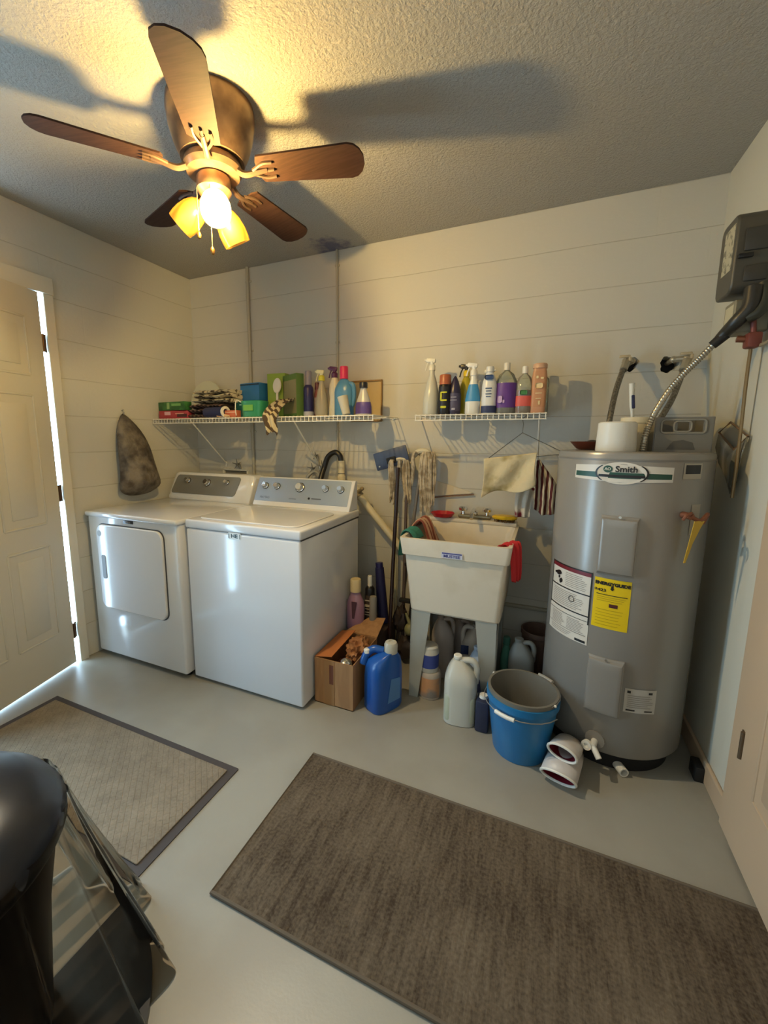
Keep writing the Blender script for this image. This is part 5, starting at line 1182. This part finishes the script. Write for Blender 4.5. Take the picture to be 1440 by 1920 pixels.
b = MB(); b.prism([(2.996, y, z) for y, z in rrect(-.572, 1.668, -.478, 1.775, .008, 3)], (.094, 0, 0)); b.obj('enclosure', mat('switch_grey', '857d68', .5), t, bev=.003)
b = MB(); b.box((2.9955, -.525, 1.725), (.001, .07, .075)); b.obj('pale_label', mat('label_tan', 'bdb495', .5), t)
t = thing('power_cable', 'thick black cable drooping from the timer box down to the conduit', 'cable', (3.02, -.6, 1.8))
b = MB(); b.tube([(3.03, -.60, 1.80), (3.025, -.605, 1.74), (3.0, -.59, 1.70), (2.985, -.56, 1.675), (2.972, -.545, 1.655)], [.026, .017], 12, smooth=6); b.obj('cable', mat('cable_black', '2a2823', .4), t)
b = MB(); b.tube([(3.055, -.60, 1.81), (3.06, -.61, 1.76), (3.045, -.61, 1.72), (3.02, -.6, 1.705)], .019, 12, smooth=5); b.obj('cable_loop', mat('cable_olive', '35352a', .4), t)
b = MB(); b.cyl((2.985, -.555, 1.668), (2.955, -.54, 1.635), .018, .015); b.obj('connector', M_dark, t)
# armoured conduit with spiral ribs
t = thing('armoured_conduit', 'ribbed steel conduit curving from the timer cable to the heater top', 'conduit', (2.79, -.5, HT))
ctl = [Vector(p) for p in ((2.966, -.545, 1.648), (2.925, -.54, 1.595), (2.885, -.535, 1.545), (2.845, -.53, 1.485), (2.808, -.525, 1.40), (2.790, -.52, 1.33), (2.783, -.52, HT))]
path = []
for i in range(len(ctl)-1):
    p0 = ctl[max(i-1, 0)]; p1 = ctl[i]; p2 = ctl[i+1]; p3 = ctl[min(i+2, len(ctl)-1)]
    for k in range(24):
        q = k/24; path.append(.5*((2*p1)+(p2-p0)*q+(2*p0-5*p1+4*p2-p3)*q*q+(3*p1-p0-3*p2+p3)*q**3))
rad = [.0098+(.0020 if i % 3 == 0 else 0) for i in range(len(path))]
b = MB(); b.tube(path, rad, 12); b.obj('ribbed_sleeve', mat('conduit_steel', 'b3ac9c', .3, .85), t, ang=60)
t = thing('red_valve', 'reddish pipe valve on the right wall under the switch box', 'valve', (3.06, -.58, 1.6))
b = MB(); b.box((3.05, -.585, 1.635), (.04, .045, .05), bev=.008); b.cyl((3.05, -.585, 1.66), (3.045, -.585, 1.70), .008); b.obj('valve_body', mat('valve_red', '7c4238', .5, .3), t)
b = MB(); b.cyl((3.01, -.575, 1.645), (3.05, -.58, 1.640), .011); b.obj('side_nut', M_copper, t)
b = MB(); b.tube([(3.053, -.57, 1.62), (3.055, -.565, 1.5), (3.060, -.56, 1.36), (3.062, -.56, 1.24), (3.064, -.555, 1.1)], .0055, 8, smooth=5); b.obj('copper_tube', mat('tube_copper', '8a7350', .45, .5), t)
b = MB(); b.tube([(3.066, -.60, 1.615), (3.075, -.65, 1.625), (3.078, -.70, 1.68), (3.078, -.74, 1.76)], .006, 8, smooth=5); b.obj('side_tube', mat('tube_tan', '8f826a', .5), t)
t = thing('document_pouch', 'clear plastic pouch tilted on the right wall beside the heater', 'pouch', (3.085, -.47, 1.3))
b = MB(); P_ = [(3.078, -.30, 1.335), (3.078, -.405, 1.372), (3.078, -.575, 1.318), (3.078, -.47, 1.27)]
b.tube(P_, .004, 6, closed=True); b.obj('wire_rim', mat('rim_brown', '7a5c3c', .5), t)
b = MB(); g = []
for (k, z, x) in ((1, 0, 3.078), (.95, -.06, 3.07), (.7, -.12, 3.072), (.4, -.165, 3.08)):
    g.append([(x-(.0 if i not in (1, 2) else 0), -.44+(p[1]+.44)*k-.05*(1-k), p[2]*1+z) for i, p in enumerate([P_[0], P_[3], P_[2]])])
b.sheet(g); b.obj('plastic_pouch', film('pouch_film', 'd8d6c8', .4, .15, .35, 'b8b4a0'), t, solid=.002)

# ------------------------------------------------------------------ mats on the floor
def mat_weave(name, c, c2, sx, sy, bs, strength):
    mt = bpy.data.materials.new(name); mt.use_nodes = True; nt = mt.node_tree; N = nt.nodes; L = nt.links
    p = N['Principled BSDF']; p.inputs['Roughness'].default_value = .95; p.inputs['Specular IOR Level'].default_value = .05
    tc = N.new('ShaderNodeTexCoord'); mp = N.new('ShaderNodeMapping'); mp.inputs['Scale'].default_value = (sx, sy, 1); L.new(tc.outputs['Object'], mp.inputs[0])
    n1 = N.new('ShaderNodeTexNoise'); n1.inputs['Scale'].default_value = 1; n1.inputs['Detail'].default_value = 8; n1.inputs['Roughness'].default_value = .75; L.new(mp.outputs[0], n1.inputs[0])
    n2 = N.new('ShaderNodeTexNoise'); n2.inputs['Scale'].default_value = bs; n2.inputs['Detail'].default_value = 3; L.new(tc.outputs['Object'], n2.inputs[0])
    n3 = N.new('ShaderNodeTexNoise'); n3.inputs['Scale'].default_value = 3.5; n3.inputs['Detail'].default_value = 5; L.new(tc.outputs['Object'], n3.inputs[0])
    a = N.new('ShaderNodeMath'); a.operation = 'MULTIPLY_ADD'; a.inputs[1].default_value = .5; L.new(n1.outputs[0], a.inputs[0])
    a2 = N.new('ShaderNodeMath'); a2.operation = 'MULTIPLY_ADD'; a2.inputs[1].default_value = .3; a2.inputs[2].default_value = 0; L.new(n2.outputs[0], a2.inputs[0]); 
    a3 = N.new('ShaderNodeMath'); a3.operation = 'MULTIPLY_ADD'; a3.inputs[1].default_value = .3; L.new(n3.outputs[0], a3.inputs[0]); L.new(a2.outputs[0], a3.inputs[2]); L.new(a3.outputs[0], a.inputs[2])
    mr = N.new('ShaderNodeMapRange'); mr.inputs[1].default_value = .44; mr.inputs[2].default_value = .68; L.new(a.outputs[0], mr.inputs[0])
    mx = N.new('ShaderNodeMix'); mx.data_type = 'RGBA'; mx.inputs[6].default_value = lin(c); mx.inputs[7].default_value = lin(c2); L.new(mr.outputs[0], mx.inputs[0]); L.new(mx.outputs[2], p.inputs['Base Color'])
    b = N.new('ShaderNodeBump'); b.inputs['Strength'].default_value = strength; b.inputs['Distance'].default_value = .006; L.new(a.outputs[0], b.inputs['Height']); L.new(b.outputs[0], p.inputs['Normal'])
    return mt
t = thing('door_mat', 'tan textured door mat with dark rubber border by the left door', 'mat', (.82, -1.52, 0))
b = MB(); b.prism([(x, y, 0) for x, y in rrect(.247, -1.762, 1.405, -1.290, .004, 2)], (0, 0, .004)); b.obj('rubber_border', mat('mat_rubber', '3c3431', .7), t)
def matpile():
    mt = mat_weave('mat_pile', '74695a', '8c806e', 14, 14, 120, .4)
    N = mt.node_tree.nodes; L = mt.node_tree.links; p = N['Principled BSDF']
    tc = N.new('ShaderNodeTexCoord'); mp = N.new('ShaderNodeMapping'); mp.inputs['Rotation'].default_value = (0, 0, R(45)); mp.inputs['Scale'].default_value = (1, 1, 1); L.new(tc.outputs['Object'], mp.inputs[0])
    br = N.new('ShaderNodeTexBrick'); br.inputs['Scale'].default_value = 24; br.inputs['Mortar Size'].default_value = .05; br.inputs['Mortar Smooth'].default_value = 1; br.inputs['Brick Width'].default_value = 1; br.inputs['Row Height'].default_value = .5; L.new(mp.outputs[0], br.inputs['Vector'])
    old = p.inputs['Normal'].links[0].from_node
    b2 = N.new('ShaderNodeBump'); b2.inputs['Strength'].default_value = .45; b2.inputs['Distance'].default_value = -.004; L.new(br.outputs['Fac'], b2.inputs['Height']); L.new(old.outputs[0], b2.inputs['Normal']); L.new(b2.outputs[0], p.inputs['Normal'])
    return mt
b = MB(); b.prism([(x, y, .004) for x, y in rrect(.280, -1.722, 1.372, -1.318, .004, 2)], (0, 0, .005)); b.obj('woven_top', matpile(), t, bev=.002)
t = thing('runner_rug', 'long brown-grey runner rug with streaked pile across the floor', 'rug', (2.3, -1.43, 0))
b = MB(); rx0, rx1, ry0, ry1 = 1.638, 3.07, -1.688, -1.105
b.prism([(x, y, 0) for x, y in rrect(rx0, ry0, rx1, ry1, .006, 2)], (0, 0, .009)); b.obj('pile', mat_weave('rug_pile', '3f352b', '6f6353', 46, 5, 110, .9), t, bev=.003)
b = MB(); b.tube([(rx0, ry0, .007), (rx1, ry0, .007), (rx1, ry1, .007), (rx0, ry1, .007)], .006, 8, closed=True); b.obj('bound_edge', mat('rug_binding', '5f5344', .9), t)

# ------------------------------------------------------------------ wrapped bin in the foreground
BX, BY = 1.395, -2.185
t = thing('wrapped_bin', 'dark round-topped bin draped in clear shiny plastic at the lower left', 'bin', (BX, BY, 0))
b = MB(); b.lathe([(.17, 0), (.185, .02), (.205, .30), (.235, .50)], (BX, BY, 0), 48); b.obj('bin_body', mat('bin_black', '0d0d12', .4), t)
b = MB(); b.lathe([(.245, .49), (.252, .505), (.252, .53), (.235, .56), (.19, .60), (.12, .628), (.05, .638), (0, .64)], (BX, BY, 0), 56); b.obj('domed_lid', mat('lid_dark', '1c2028', .3, c2='14161d', nscale=5), t)
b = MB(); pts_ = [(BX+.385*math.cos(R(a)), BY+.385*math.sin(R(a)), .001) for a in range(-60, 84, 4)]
b.prism(pts_+[(1.437, -1.803, .001), (1.437, -2.50, .001)], (0, 0, .018)); b.obj('dark_reflection_sheet', M_black, t)  # black sheet added to imitate a dark reflection in the film
b = MB(); rows = []
for j in range(22):
    v = j/21; row = []
    for i in range(289):
        a = 2*math.pi*i/288
        r = .253+.15*v**1.1+(.004+.022*v)*math.sin(13*a+1.2*v+1.5*math.sin(2*a))+(.002+.012*v)*math.sin(31*a+3*v+2*math.sin(5*a))
        row.append((BX+r*math.cos(a), BY+r*math.sin(a), .535-.53*v))
    rows.append(row)
b.sheet(rows); b.obj('plastic_cover', film('clear_film', 'e0d2c0', .15, .10), t)
